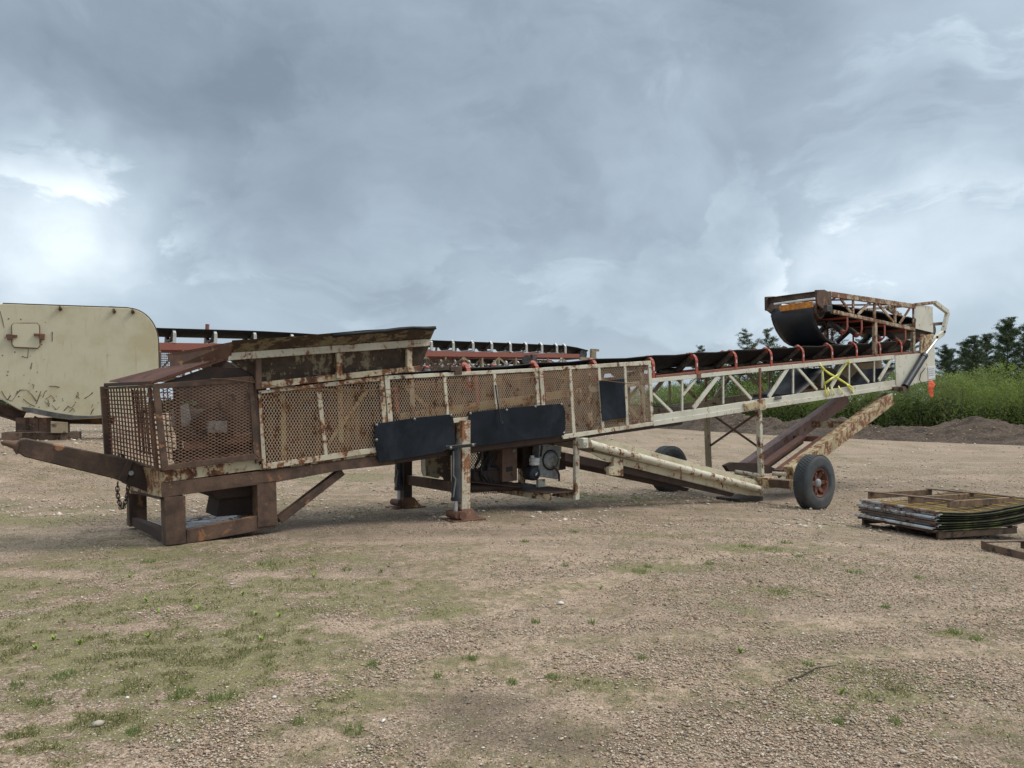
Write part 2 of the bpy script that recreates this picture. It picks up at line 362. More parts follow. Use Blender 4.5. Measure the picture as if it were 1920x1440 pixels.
def stain_shadef(x, y):
    s_ = blobs(x, y, [(900, 1340, 110, 26, 1.2), (980, 1400, 130, 30, 1.2), (1100, 1425, 100, 16, .7), (620, 1010, 120, 10, .5), (470, 1050, 200, 10, .3), (1340, 1345, 70, 10, .8), (1880, 1410, 90, 20, .8), (1300, 1335, 40, 8, .5), (700, 1075, 60, 8, .3), (900, 1000, 160, 10, .35), (650, 985, 150, 12, .45), (1120, 950, 120, 8, .35), (1460, 950, 60, 6, .35)])  # damp patches, plus shade painted on the ground under the machine and wheel
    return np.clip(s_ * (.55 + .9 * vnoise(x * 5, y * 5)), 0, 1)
def sandf(x, y):
    s_ = blobs(x, y, [(300, 1025, 110, 20, .7), (880, 1100, 170, 40, .5), (1000, 1200, 160, 30, .35), (900, 1030, 120, 15, .3), (1500, 820, 300, 10, .5), (700, 860, 300, 10, .4), (1700, 900, 200, 10, .3)])
    d = rutd(x, y); s_ = s_ + .75 * np.exp(-(d / .20) ** 2)
    return np.clip(s_ * (.45 + 1.0 * vnoise(x * 1.7, y * 1.7)), 0, 1)
RUT = [[(-60, 1300), (250, 1265), (620, 1235), (900, 1170), (1100, 1120), (1350, 1050)], [(420, 1460), (640, 1380), (850, 1270), (1000, 1235), (1300, 1215), (1650, 1180), (1990, 1120)], [(0, 1010), (300, 1040), (700, 1040), (1100, 1010), (1500, 985), (1700, 940)], [(900, 1450), (1150, 1330), (1450, 1270), (1950, 1240)], [(60, 880), (500, 862), (900, 858), (1300, 852), (1900, 880)], [(60, 930), (500, 905), (900, 880), (1250, 850), (1900, 845)]]
def rutd(x, y):
    """distance to the nearest wheel track"""
    d = np.full(np.shape(x), 99.)
    wx = x + (vnoise(x * .7, y * .7) - .5) * .5; wy = y + (vnoise(x * .7 + 50, y * .7) - .5) * .5
    for L in RUT:
        P_ = [gpt(a, b_, -.1) for a, b_ in L]
        for p, q_ in zip(P_[:-1], P_[1:]):
            ex, ey = q_.x - p.x, q_.y - p.y; t_ = np.clip(((wx - p.x) * ex + (wy - p.y) * ey) / (ex * ex + ey * ey), 0, 1)
            d = np.minimum(d, np.hypot(wx - p.x - t_ * ex, wy - p.y - t_ * ey))
    return d
def cellf(x, y):
    """small lumps of gravel and dirt"""
    return vnoise(x * 9, y * 9) * .5 + vnoise(x * 23, y * 23) * .3 + vnoise(x * 51, y * 51) * .2
ys = [2.0]
while ys[-1] < 26: ys.append(ys[-1] + max(.022, ys[-1] * ys[-1] * .0016))
while ys[-1] < 1500: ys.append(ys[-1] * 1.07)
ys = np.array([-60, -20, -8, -3, 0, 1, 1.6] + ys)
xs = list(np.arange(-4.2, 4.2, .05)); q = 4.2
right = []
while q < 1400: right.append(q); q += max(.055, (q - 3.4) * .06)
xs = np.array(sorted([-v_ for v_ in right] + xs + right))
XX, YY = np.meshgrid(xs, ys); hh = gz(XX, YY); near = np.exp(-np.maximum(YY - 2, 0) / 9)
hh = hh + (cellf(XX, YY) - .5) * .030 * near * (np.abs(XX) < 9)
V = np.stack([XX.ravel(), YY.ravel(), hh.ravel()], 1); nx = len(xs); ny = len(ys)
ii = (np.arange(ny - 1)[:, None] * nx + np.arange(nx - 1)[None, :]).ravel()
Fc = np.stack([ii, ii + 1, ii + nx + 1, ii + nx], 1)
tone = np.stack([greenf(XX, YY).ravel(), stain_shadef(XX, YY).ravel(), sandf(XX, YY).ravel()], 1)
gm, n, b = newmat('gravel_yard'); co = tc(n)
at = n.new('ShaderNodeAttribute', attribute_name='tone'); sp = n.new('ShaderNodeSeparateColor'); n.put(sp.inputs[0], at.outputs['Color']); gr_, st_, sa_ = sp.outputs
def voro(scale, feat='F1', vec=None):
    nd = n.new('ShaderNodeTexVoronoi', feature=feat); n.put(nd.inputs['Vector'], vec or co); nd.inputs['Scale'].default_value = scale; return nd
v1 = voro(62); v2 = voro(120); v3 = voro(26)
nz2 = n.noise(co, 60, 4, .75); nz3 = n.noise(co, 11, 7, .75, .6)
big_ = n.noise(co, .35, 5, .6, .5); mid_ = n.noise(co, 2.2, 6, .65, .3); fin = n.noise(co, 30, 4, .6)
streak = n.noise(n.mapping(co, (.10, 1.1, 1), rot=(0, 0, R(12))), 1.4, 6, .62, .3)
base = n.mix(n.ramp(big_, .38, .62), (.262, .170, .116), (.425, .294, .220))
base = n.mix(n.ramp(mid_, .42, .66, 0, .8), base, (.185, .120, .083)); base = n.mix(n.ramp(streak, .44, .58, 0, .85), base, (.150, .102, .068))
base = n.mix(n.ramp(streak, .56, .36, 0, .0), base, (.4, .33, .26))
base = n.mix(n.math('MULTIPLY', sa_, .8), base, (.45, .325, .230))
base = n.mix(n.ramp(nz3, .44, .60, 0, .5), base, (.115, .080, .048)); base = n.mix(n.ramp(nz2, .48, .60, 0, .8), base, (.56, .44, .335)); base = n.mix(n.ramp(nz2, .50, .38, 0, .85), base, (.070, .047, .031))
base = n.mix(n.ramp(n.math('ADD', gr_, n.math('ADD', n.math('MULTIPLY', n.math('SUBTRACT', nz2, .5), 1.9), n.math('MULTIPLY', n.math('SUBTRACT', nz3, .5), 1.6))), .16, .46, 0, .88), base, n.mix(n.ramp(nz3, .35, .65), (.165, .165, .050), (.100, .092, .036)))
s1 = n.new('ShaderNodeSeparateColor'); n.put(s1.inputs[0], v1.outputs['Color']); s2 = n.new('ShaderNodeSeparateColor'); n.put(s2.inputs[0], v2.outputs['Color'])
peb = n.mix(n.ramp(s1.outputs[0], .1, .9), (.17, .12, .08), (.50, .40, .30)); peb = n.mix(n.ramp(s1.outputs[1], .8, .95), peb, (.62, .57, .50)); peb = n.mix(n.ramp(s1.outputs[2], .8, .9), peb, (.30, .17, .12))
pm = n.math('MULTIPLY', n.ramp(v1.outputs['Distance'], .50, .30), n.ramp(n.math('ADD', s1.outputs[2], n.math('MULTIPLY', n.noise(co, 1.1, 4, .6, .6), 1.5)), .98, 1.25))
pm = n.math('MULTIPLY', pm, n.math('SUBTRACT', 1.0, n.math('MULTIPLY', sa_, .7)))
c = n.mix(n.math('MULTIPLY', pm, .78), base, peb)
c = n.mix(n.math('MULTIPLY', n.ramp(v2.outputs['Distance'], .55, .25), .55), c, n.mix(s2.outputs[0], (.13, .092, .06), (.46, .36, .26)))
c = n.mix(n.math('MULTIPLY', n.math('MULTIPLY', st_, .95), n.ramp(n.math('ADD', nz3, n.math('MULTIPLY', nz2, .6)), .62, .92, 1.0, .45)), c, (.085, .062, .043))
n.put(b.inputs['Base Color'], c); b.inputs['Roughness'].default_value = .92
hgt = n.math('ADD', n.math('MULTIPLY', n.ramp(v1.outputs['Distance'], .5, .1), .5), n.math('ADD', n.math('MULTIPLY', n.ramp(v2.outputs['Distance'], .5, .1), .3), n.math('MULTIPLY', fin, .4)))
bp = n.new('ShaderNodeBump'); bp.inputs['Strength'].default_value = .75; bp.inputs['Distance'].default_value = .012; n.put(bp.inputs['Height'], hgt); n.put(b.inputs['Normal'], bp.outputs[0])
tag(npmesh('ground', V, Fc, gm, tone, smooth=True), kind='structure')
# ---- material that reads a per-vertex natural colour (stone or leaf tone)
def tonemat(name, rough=.9, trans=0.):
    m, n, b = newmat(name); at = n.new('ShaderNodeAttribute', attribute_name='tone'); n.put(b.inputs['Base Color'], at.outputs['Color']); b.inputs['Roughness'].default_value = rough
    b.inputs['Specular IOR Level'].default_value = .25
    if trans:
        tr = n.new('ShaderNodeBsdfTranslucent'); n.put(tr.inputs[0], at.outputs['Color']); mx = n.new('ShaderNodeMixShader'); mx.inputs[0].default_value = trans
        n.l.new(b.outputs[0], mx.inputs[1]); n.l.new(tr.outputs[0], mx.inputs[2]); out = [k for k in n.n if k.type == 'OUTPUT_MATERIAL'][0]; n.l.new(mx.outputs[0], out.inputs[0])
    return m
M['stone'] = tonemat('stone', .85); M['leaf'] = tonemat('leaf', .7, .45); M['needle'] = tonemat('needle', .8, .15)
rs = np.random.RandomState(11)
def rotm(n_):
    q = rs.randn(n_, 4); q /= np.linalg.norm(q, axis=1)[:, None]; w, x, y, z = q.T
    return np.stack([np.stack([1 - 2 * (y * y + z * z), 2 * (x * y - z * w), 2 * (x * z + y * w)], 1), np.stack([2 * (x * y + z * w), 1 - 2 * (x * x + z * z), 2 * (y * z - x * w)], 1), np.stack([2 * (x * z - y * w), 2 * (y * z + x * w), 1 - 2 * (x * x + y * y)], 1)], 1)
OV = np.array([(1, 0, 0), (0, 1, 0), (-1, 0, 0), (0, -1, 0), (0, 0, 1), (0, 0, -1), (.6, .6, .55), (-.6, .6, .5), (-.6, -.6, .55), (.6, -.6, .5)], float)
OF = np.array([(4, 6, 7), (4, 7, 8), (4, 8, 9), (4, 9, 6), (0, 6, 9), (0, 1, 6), (1, 7, 6), (1, 2, 7), (2, 8, 7), (2, 3, 8), (3, 9, 8), (3, 0, 9), (5, 1, 0), (5, 2, 1), (5, 3, 2), (5, 0, 3)])
STC = np.array([(.42, .32, .235), (.48, .385, .30), (.33, .24, .17), (.54, .46, .38), (.28, .23, .19), (.40, .27, .19), (.44, .33, .24), (.21, .155, .115)])
def stones(P, size, cols=None, sink=.35):
    n_ = len(P); V = OV[None] * (1 + .22 * rs.randn(n_, 10, 1)) * (size[:, None, None] * (np.array([1, .78, .55]) * (1 + .2 * rs.randn(n_, 1, 3))))
    a = rs.rand(n_) * 6.28; ca, sa = np.cos(a)[:, None], np.sin(a)[:, None]
    x = V[..., 0] * ca - V[..., 1] * sa; y = V[..., 0] * sa + V[..., 1] * ca
    V = np.stack([x, y, V[..., 2]], 2) + P[:, None, :]; V[..., 2] += size[:, None] * sink
    F_ = OF[None] + (np.arange(n_) * 10)[:, None, None]
    if cols is None: cols = STC[rs.randint(0, 8, n_)] * (.75 + .5 * rs.rand(n_, 1))
    return V.reshape(-1, 3), F_.reshape(-1, 3), np.repeat(cols, 10, 0)
def gxyz(x, y):
    z = gz(x, y) + (cellf(x, y) - .5) * .030 * np.exp(-np.maximum(y - 2, 0) / 9) * (np.abs(x) < 9); return np.stack([x, y, z], 1)
N = 230000; D = 1 / (1 / 2.6 - rs.rand(N) * (1 / 2.6 - 1 / 26.)); Xs = (rs.rand(N) * 2 - 1) * (.74 * D + .5)
rd_ = rutd(Xs, D); dn = vnoise(Xs * 1.3, D * 1.3 + 5) * .6 + vnoise(Xs * 4, D * 4) * .4 + .30 * np.exp(-((rd_ - .30) / .08) ** 2) * (vnoise(Xs * 2, D * 2) > .45) - .35 * sandf(Xs, D) - .25 * greenf(Xs, D) + .10 * (Xs > 1.0) + .28 * np.clip(blobs(Xs, D, [(1750, 1090, 330, 90, 1.), (1250, 1040, 200, 30, .5), (900, 1390, 400, 50, .6), (1600, 1260, 200, 40, .5)]), 0, 1) - .15 * stain_shadef(Xs, D)
keep = rs.rand(N) < sstep(dn, .36, .70) + .06; Xs = Xs[keep]; D = D[keep]
sz = .0024 + .0042 * rs.rand(len(D)) ** 2 + .007 * (rs.rand(len(D)) > .985) + .0006 * D
V, Fc, tn = stones(gxyz(Xs, D), sz); tag(npmesh('gravel', V, Fc, M['stone'], tn), 'loose tan and grey gravel scattered over the yard', 'gravel', kind='stuff')
# ---- short grass
def blades(P, h, w, cols, lean=.5):
    n_ = len(P); a = rs.rand(n_) * 6.28; l = (rs.rand(n_)) * lean * h; b_ = rs.rand(n_) * 6.28
    sx, sy = np.cos(a) * w, np.sin(a) * w; lx, ly = np.cos(b_) * l, np.sin(b_) * l; Z0 = np.zeros(n_)
    V = np.stack([P + np.stack([-sx, -sy, Z0 - .004], 1), P + np.stack([sx, sy, Z0 - .004], 1), P + np.stack([sx * .7 + lx * .4, sy * .7 + ly * .4, h * .6], 1), P + np.stack([lx, ly, h], 1), P + np.stack([-sx * .7 + lx * .4, -sy * .7 + ly * .4, h * .6], 1)], 1)
    k = np.arange(n_)[:, None] * 5; F_ = np.concatenate([k + np.array([[0, 1, 2]]), k + np.array([[0, 2, 4]]), k + np.array([[4, 2, 3]])])
    return V.reshape(-1, 3), F_, np.repeat(cols, 5, 0)
N = 420000; D = 1 / (1 / 2.6 - rs.rand(N) * (1 / 2.6 - 1 / 17.)); Xs = (rs.rand(N) * 2 - 1) * (.74 * D + .5)
g = greenf(Xs, D); cl_ = vnoise(Xs * 11, D * 11 + 3); keep = rs.rand(N) < np.clip(g * 1.1 - .12, 0, 1) ** 1.3 * sstep(cl_, .35, .75); Xs, D, g = Xs[keep], D[keep], g[keep]
cols = np.array([(.15, .18, .05), (.20, .20, .065), (.27, .23, .12), (.12, .15, .05)])[rs.randint(0, 4, len(D))] * (.7 + .6 * rs.rand(len(D), 1))
hgt_ = (.005 + .016 * rs.rand(len(D)) ** 1.5) * (.5 + g)
V1, F1, T1 = blades(gxyz(Xs, D), hgt_, .0009 + .0003 * D, cols, 2.2)
# distinct tufts
tx = []; spots = [(340, 1330, 24), (400, 1335, 14), (430, 1330, 16), (70, 1340, 20), (885, 1253, 12), (1035, 1290, 14), (960, 1300, 10), (1205, 1252, 9), (1790, 1190, 14), (1830, 1205, 10), (985, 1022, 8), (1075, 998, 10), (1400, 1024, 16), (1450, 1030, 16), (1475, 1012, 12), (1500, 1043, 9), (1600, 1070, 14), (1725, 1080, 10),
    (1460, 1110, 18), (1200, 1078, 14), (1215, 1068, 9), (1005, 1178, 9), (1060, 1068, 8), (1570, 1378, 10), (1680, 1380, 12), (1515, 1265, 10), (700, 1270, 12), (660, 1395, 20), (820, 1290, 9), (250, 1400, 14), (120, 1290, 20), (30, 1310, 18), (560, 1380, 14), (1110, 1180, 8), (1330, 1060, 9), (1660, 1140, 7), (650, 1080, 12), (280, 1065, 16), (500, 1070, 20), (1130, 917, 20), (1090, 916, 14), (1190, 919, 10)]
for px, py, r_ in spots:
    c = gpt(px, py, -.06); k = c.y; m_n = int(16 + r_ * 3.4); rad = r_ / F * k
    rr = rad * np.sqrt(rs.rand(m_n)); aa = rs.rand(m_n) * 6.28; tx.append(np.stack([c.x + rr * np.cos(aa), c.y + rr * np.sin(aa) * 1.2, np.full(m_n, k)], 1))
tx = np.concatenate(tx); col2 = np.array([(.13, .20, .05), (.17, .25, .07), (.21, .26, .09)])[rs.randint(0, 3, len(tx))] * (.75 + .5 * rs.rand(len(tx), 1))
V2, F2, T2 = blades(gxyz(tx[:, 0], tx[:, 1]), .010 + .035 * rs.rand(len(tx)), .0009 + .0003 * tx[:, 2], col2, 1.6)
tag(npmesh('grass', np.vstack([V1, V2]), np.vstack([F1, F2 + len(V1)]), M['leaf'], np.vstack([T1, T2])), 'thin patchy grass and moss growing through the gravel', 'grass', kind='stuff')
# ---- bright seedlings, each a plant of its own
def seedling(nm, h):
    mb = MB(); cols = []
    for k in range(random.randint(5, 7)):
        a = k * 2.4 + random.random(); L_ = h * random.uniform(.6, 1); w = L_ * .16; d_ = Vector((math.cos(a), math.sin(a), 0)); s_ = Vector((-d_.y, d_.x, 0))
        P_ = [d_ * L_ * q * .55 + Vector((0, 0, L_ * (q - .25 * q * q))) for q in (0, .35, .7, 1)]
        mb.sheet([[P_[0] - s_ * w * .3, P_[0] + s_ * w * .3], [P_[1] - s_ * w, P_[1] + s_ * w], [P_[2] - s_ * w * .9, P_[2] + s_ * w * .9], [P_[3] - s_ * .001, P_[3] + s_ * .001]])
    mb.path([(0, 0, -.005), (0, 0, h * .45)], .002, 5); return mb.build(nm, M['seed'], None)
M['seed'] = plain('seedling_leaf', (.22, .30, .05), .6, var=.25, scale=30)
sdl = [seedling('seedling', .065), seedling('seedling', .05), seedling('seedling', .04)]
for i, (px, py) in enumerate(((100, 1205), (150, 1215), (168, 1255), (66, 1222), (275, 1130), (240, 1126), (243, 1083), (298, 1150), (332, 1108), (358, 1128), (372, 1143), (340, 1110), (480, 1153), (523, 1158), (580, 1152), (277, 1200), (490, 1208), (412, 1198), (455, 1115), (588, 1083), (660, 1148), (715, 1070), (1126, 1100), (1250, 1080), (1388, 1222), (1577, 1302))):
    o = sdl[i] if i < 3 else sdl[i % 3].copy()
    if i >= 3: C.objects.link(o)
    c = gpt(px, py + 4, -.02); z_ = gxyz(np.array([c.x]), np.array([c.y]))[0][2]; o.location = (c.x, c.y, z_); o.rotation_euler = (0, 0, i * 1.9); o.scale = [.85 + .35 * math.sin(i * 2.1)] * 3
    tag(o, 'small bright yellow-green seedling sprouting from the gravel', 'seedling', 'seedlings sprouting in the yard')
# ---- single pale stones and sticks
lab = {(185, 1372): 'palest large stone at the near left of the yard among grass', (1052, 1130): 'flat white stone on bare dirt in the middle of the yard', (434, 1099): 'pale stone in the mossy patch before the skid',
       (718, 1363): 'small white pebble beside the dark damp stain', (514, 1320): 'white pebble right of the tallest grass tufts', (1825, 1096): 'round grey stone on the gravel in front of the pallets', (238, 1319): 'small white pebble left of the tallest grass tufts'}
for i, ((px, py), l_) in enumerate(lab.items()):
    c = gpt(px, py, -.02); s_ = np.array([(.030, .034, .020, .016, .016, .026, .014)[i]]); p = gxyz(np.array([c.x]), np.array([c.y])); cc_ = np.array([[(.40, .35, .29), (.60, .58, .54), (.58, .57, .54), (.7, .68, .64), (.68, .66, .62), (.42, .42, .41), (.66, .64, .6)][i]])
    V, Fc, tn = stones(np.zeros((1, 3)), s_, cc_, .3); o = npmesh('stone', V, Fc, M['stone'], tn); o.location = p[0]; tag(o, l_, 'stone', 'single pale stones in the yard')
M['stick'] = plain('dead_stick', (.05, .037, .026), .9); M['stickp'] = plain('pale_straw', (.42, .34, .24), .9)
for pts, r_, mt, l_ in (([(1478, 1284), (1500, 1278), (1530, 1262), (1568, 1257)], .0055, 'stick', 'dark curved stick lying on gravel in the right foreground'),
                        ([(1705, 1184), (1724, 1196), (1734, 1212), (1738, 1218)], .004, 'stickp', 'pale thin forked twig lying right of centre on the gravel'),
                        ([(1700, 1424), (1722, 1420), (1735, 1418)], .004, 'stickp', 'pale straw stalk at the bottom right of the yard'),
                        ([(347, 1118), (362, 1106), (377, 1098)], .003, 'stickp', 'pale dry stalk leaning among the seedlings')):
    P_ = [gpt(x, y, -.02) for x, y in pts]; c = P_[0]
    mb = MB(); zz = [float(gz(p.x, p.y)) for p in P_]; mb.path([(p.x - c.x, p.y - c.y, z_ - zz[0] + r_ + .008) for p, z_ in zip(P_, zz)], [r_, r_, r_ * .8, r_ * .4][:len(P_)], 6)
    o = mb.build('stick', M[mt]); o.location = (c.x, c.y, zz[0]); tag(o, l_, 'stick')
# ---- dirt berm along the yard's edge
BL = [(-6, 108), (16, 88), (20.5, 66), (24, 54), (29, 44), (34, 37.5), (46, 29), (64, 22)]
def arc(Lp, n_):
    Lp = np.array(Lp, float); d_ = np.r_[0, np.cumsum(np.hypot(*np.diff(Lp, axis=0).T))]; s_ = np.linspace(0, d_[-1], n_); return np.stack([np.interp(s_, d_, Lp[:, 0]), np.interp(s_, d_, Lp[:, 1])], 1), s_
ctr, ss = arc(BL, 620); tgt = np.gradient(ctr, axis=0); tgt /= np.linalg.norm(tgt, axis=1)[:, None]; nrm = np.stack([-tgt[:, 1], tgt[:, 0]], 1)
for _ in range(40): ctr[1:-1] = (ctr[:-2] + ctr[2:]) / 2
tt = np.linspace(-1, 1, 41); A = ctr[:, None, :] + nrm[:, None, :] * (tt[None, :, None] * 4.2)
prof_ = (1 - np.abs(tt) ** 1.7)[None, :] * (1.02 + .40 * (vnoise(ss * .22, ss * 0) - .5) * 2)[:, None]
lump = (vnoise(A[..., 0] * .6, A[..., 1] * .6) - .5) * .75 + (vnoise(A[..., 0] * 1.7, A[..., 1] * 1.7) - .5) * .42 + (vnoise(A[..., 0] * 4.5, A[..., 1] * 4.5) - .5) * .22
Zb = prof_ + lump * np.clip(prof_ * 1.6, 0, 1) - .02 + gz(A[..., 0], A[..., 1]) - .04 * (np.abs(tt) > .97)[None, :]
V = np.concatenate([A, Zb[..., None]], 2).reshape(-1, 3); n0, n1 = A.shape[:2]; ii = (np.arange(n0 - 1)[:, None] * n1 + np.arange(n1 - 1)[None, :]).ravel(); Fc = np.stack([ii, ii + n1, ii + n1 + 1, ii + 1], 1)
dm, n, b = newmat('turned_dirt'); co = tc(n); a_ = n.noise(co, .9, 8, .68, .5); g_ = n.noise(co, 7, 6, .7); vv_ = voro_ = n.new('ShaderNodeTexVoronoi'); n.put(vv_.inputs['Vector'], co); vv_.inputs['Scale'].default_value = 4.5
c = n.mix(n.ramp(a_, .35, .65), (.026, .018, .013), (.098, .066, .045)); c = n.mix(n.ramp(g_, .4, .7, 0, .7), c, (.145, .100, .070)); c = n.mix(n.ramp(vv_.outputs['Distance'], .13, .07, 0, .9), c, (.42, .36, .29))
n.put(b.inputs['Base Color'], c); b.inputs['Roughness'].default_value = .95; bp = n.new('ShaderNodeBump'); bp.inputs['Strength'].default_value = 1.; bp.inputs['Distance'].default_value = .12; n.put(bp.inputs['Height'], n.math('ADD', g_, a_)); n.put(b.inputs['Normal'], bp.outputs[0])
tag(npmesh('dirt_berm', V, Fc, dm, smooth=True), 'long low bank of turned dark dirt at the edge of the yard', kind='structure')
k = rs.randint(0, len(V), 900); V3, F3, T3 = stones(V[k] + rs.randn(900, 3) * [.1, .1, .0], .03 + .07 * rs.rand(900) ** 2); tag(npmesh('bank_stones', V3, F3, M['stone'], T3), 'pale stones strewn over the dirt bank', 'stones', kind='stuff')
N = 5200; dq = 1 / (1 / 11. - rs.rand(N) * (1 / 11. - 1 / 60.)); xq = (rs.rand(N) * 2 - 1) * (.74 * dq); kq = vnoise(xq * .35, dq * .35 + 9) * .6 + vnoise(xq * 1.2, dq) * .4 > .45; xq = xq[kq]; dq = dq[kq]
P3 = np.stack([xq, dq, gz(xq, dq)], 1); V3, F3, T3 = stones(P3, .008 + .0012 * dq + .03 * rs.rand(len(dq)) ** 6, (np.array([.50, .43, .35])[None] * (.55 + .8 * rs.rand(len(dq), 1))), .15); tag(npmesh('scattered_stones', V3, F3, M['stone'], T3), 'pale stones scattered on the bare yard before the dirt bank', 'stones', kind='stuff')
# ---- leafy things
def leafquads(P, size, cols, thin=1.):
    n_ = len(P); Rm = rotm(n_); q = np.array([(-.5, -.28, 0), (.5, -.36, .08), (.62, .30, 0), (-.38, .40, -.06)]) * [1 / thin ** .5, thin, 1]
    V = np.einsum('nij,kj->nki', Rm, q) * size[:, None, None] + P[:, None, :]
    return V.reshape(-1, 3), (np.arange(n_)[:, None] * 4 + np.arange(4)[None]), np.repeat(cols, 4, 0)
# thicket of young broadleaf growth behind the bank
TL = [(12, 93), (24.5, 64), (30, 54), (37, 46), (46, 38), (66, 29)]
tc_, ts = arc(TL, 900); N = 330000
k = rs.rand(N); i_ = (k * 899).astype(int); dep = rs.rand(N) ** 1.3 * 11
td = np.gradient(tc_, axis=0); td /= np.linalg.norm(td, axis=1)[:, None]; tnm = np.stack([td[:, 1] * -1, td[:, 0]], 1); tnm = tnm * np.sign(tnm[:, 1:2])
B = tc_[i_] + tnm[i_] * dep[:, None]
top = 3.0 + 1.5 * (vnoise(B[:, 0] * .35, B[:, 1] * .35) - .3) + 1.5 * (vnoise(B[:, 0] * 1.1 + 9, B[:, 1] * 1.1) - .4) + .9 * (vnoise(B[:, 0] * 3.1 + 9, B[:, 1] * 3.1) - .5) + dep * .10 + .9 * sstep(B[:, 0], 33, 44)
zq = top * (1 - rs.rand(N) ** 1.6 * .98); dens = vnoise(B[:, 0] * 1.6, B[:, 1] * 1.6 + zq * 1.1) * .6 + vnoise(B[:, 0] * 4 + zq * 3, B[:, 1] * 4) * .4
keep = dens > .34; B, zq, dens, top, dep = B[keep], zq[keep], dens[keep], top[keep], dep[keep]
P3 = np.stack([B[:, 0], B[:, 1], zq - .2], 1) + rs.randn(len(B), 3) * .05
pal = np.array([(.175, .235, .06), (.20, .26, .065), (.225, .27, .09), (.15, .20, .055)])
bush = (vnoise(B[:, 0] * .5 + 3, B[:, 1] * .5) * 3.99).astype(int); cols = pal[bush] * (.7 + .6 * rs.rand(len(B), 1)); 
pale = (vnoise(B[:, 0] * .8 + 31, B[:, 1] * .8) > .86) & (rs.rand(len(B)) > .7) ; cols[pale] = np.array([.27, .30, .14]) * (.8 + .4 * rs.rand(int(pale.sum()), 1))
V, Fc, T_ = leafquads(P3, .050 + .065 * rs.rand(len(B)), cols); 
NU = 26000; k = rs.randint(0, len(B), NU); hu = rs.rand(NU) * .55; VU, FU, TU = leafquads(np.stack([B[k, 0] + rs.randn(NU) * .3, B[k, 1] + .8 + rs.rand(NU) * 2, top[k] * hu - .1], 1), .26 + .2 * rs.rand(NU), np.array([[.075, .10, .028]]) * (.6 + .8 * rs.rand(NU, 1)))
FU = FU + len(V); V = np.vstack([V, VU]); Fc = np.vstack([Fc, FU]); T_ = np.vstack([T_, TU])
ms = 2600; k = rs.randint(0, len(B), ms); sb = np.stack([B[k, 0], B[k, 1], np.zeros(ms) - .4], 1); st_p = sb + np.stack([rs.randn(ms) * .35, rs.randn(ms) * .35, top[k] * 1.0], 1); w_ = .010
Vs = np.stack([sb + [-w_, 0, 0], sb + [w_, 0, 0], st_p + [w_ * .3, 0, 0], st_p + [-w_ * .3, 0, 0]], 1).reshape(-1, 3); Fs = np.arange(ms)[:, None] * 4 + np.arange(4)[None]
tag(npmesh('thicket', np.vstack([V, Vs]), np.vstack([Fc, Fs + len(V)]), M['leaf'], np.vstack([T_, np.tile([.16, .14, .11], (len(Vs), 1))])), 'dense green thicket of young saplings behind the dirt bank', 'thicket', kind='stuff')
# jack pines, each with trunk, limbs and its own ragged crown
M['bark'] = rusty('grey_bark', (.06, .05, .042), (.12, .10, .085), None, 5)
def pine(x, y, h, seed, dens=1., width=1., lab='', tone_=(.040, .062, .030), base=.22, grp='pines standing behind the thicket'):
    r_ = random.Random(seed); rt = empty('pine_tree', (x, y, -.2)); tag(rt, lab, 'tree', grp)
    mb = MB(); lean = (r_.uniform(-.3, .3), r_.uniform(-.2, .2)); ax = lambda t_: Vector((lean[0] * t_ * t_ + .08 * math.sin(t_ * 7 + seed), lean[1] * t_, h * t_))
    mb.path([ax(q / 8) for q in range(9)], [max(.012, .014 * h * (1 - q / 8.3)) for q in range(9)], 7); Pn = []
    nb = int(26 * dens + h * 2.2)
    for k in range(nb):
        t_ = base + (1 - base) * (k + r_.random()) / nb; L_ = h * .27 * width * (1 - t_ + .10) ** .75 * r_.uniform(.45, 1.15) * (1 - .5 * math.exp(-(t_ - base) * 14)); a = k * 2.4 + r_.uniform(-.7, .7); p0 = ax(t_)
        rise = r_.uniform(.1, .65); d_ = Vector((math.cos(a), math.sin(a), rise)); p1 = p0 + d_ * L_ * .5; p2 = p0 + Vector((d_.x, d_.y, rise * 1.5)) * L_
        mb.path([p0, p1, p2], [.020 * (1.1 - t_) * h / 8 + .006, .010, .004], 4, False)
        for j in range(int(6 + L_ * 15)):
            q = r_.uniform(.22, 1.05); c = p0.lerp(p1, q * 2) if q < .5 else p1.lerp(p2, q * 2 - 1)
            sp_ = L_ * .045 + .03; Pn.append(c + Vector((r_.gauss(0, sp_), r_.gauss(0, sp_), r_.gauss(.03, sp_ * .6))))
    for k in range(16): Pn.append(ax(1 - .012 * k) + Vector((r_.gauss(0, .015 * k), r_.gauss(0, .015 * k), .05)))
    mb.build('trunk', M['bark'], rt)
    Pn = np.array(Pn); Pn = np.repeat(Pn, 12, 0) + rs.randn(len(Pn) * 12, 3) * [.10, .10, .045]; cl_ = np.array(tone_)[None] * [1.5, 1.38, 1.15] * (.7 + 1.1 * rs.rand(len(Pn), 1))
    V, Fc, T_ = leafquads(Pn, .065 + .065 * rs.rand(len(Pn)), cl_, .30); npmesh('crown', V, Fc, M['needle'], T_, rt)
def at(px, D_): return (px - 960) / F * D_
def ht(py, D_): return (HOR - py) / F * D_ + H + .2
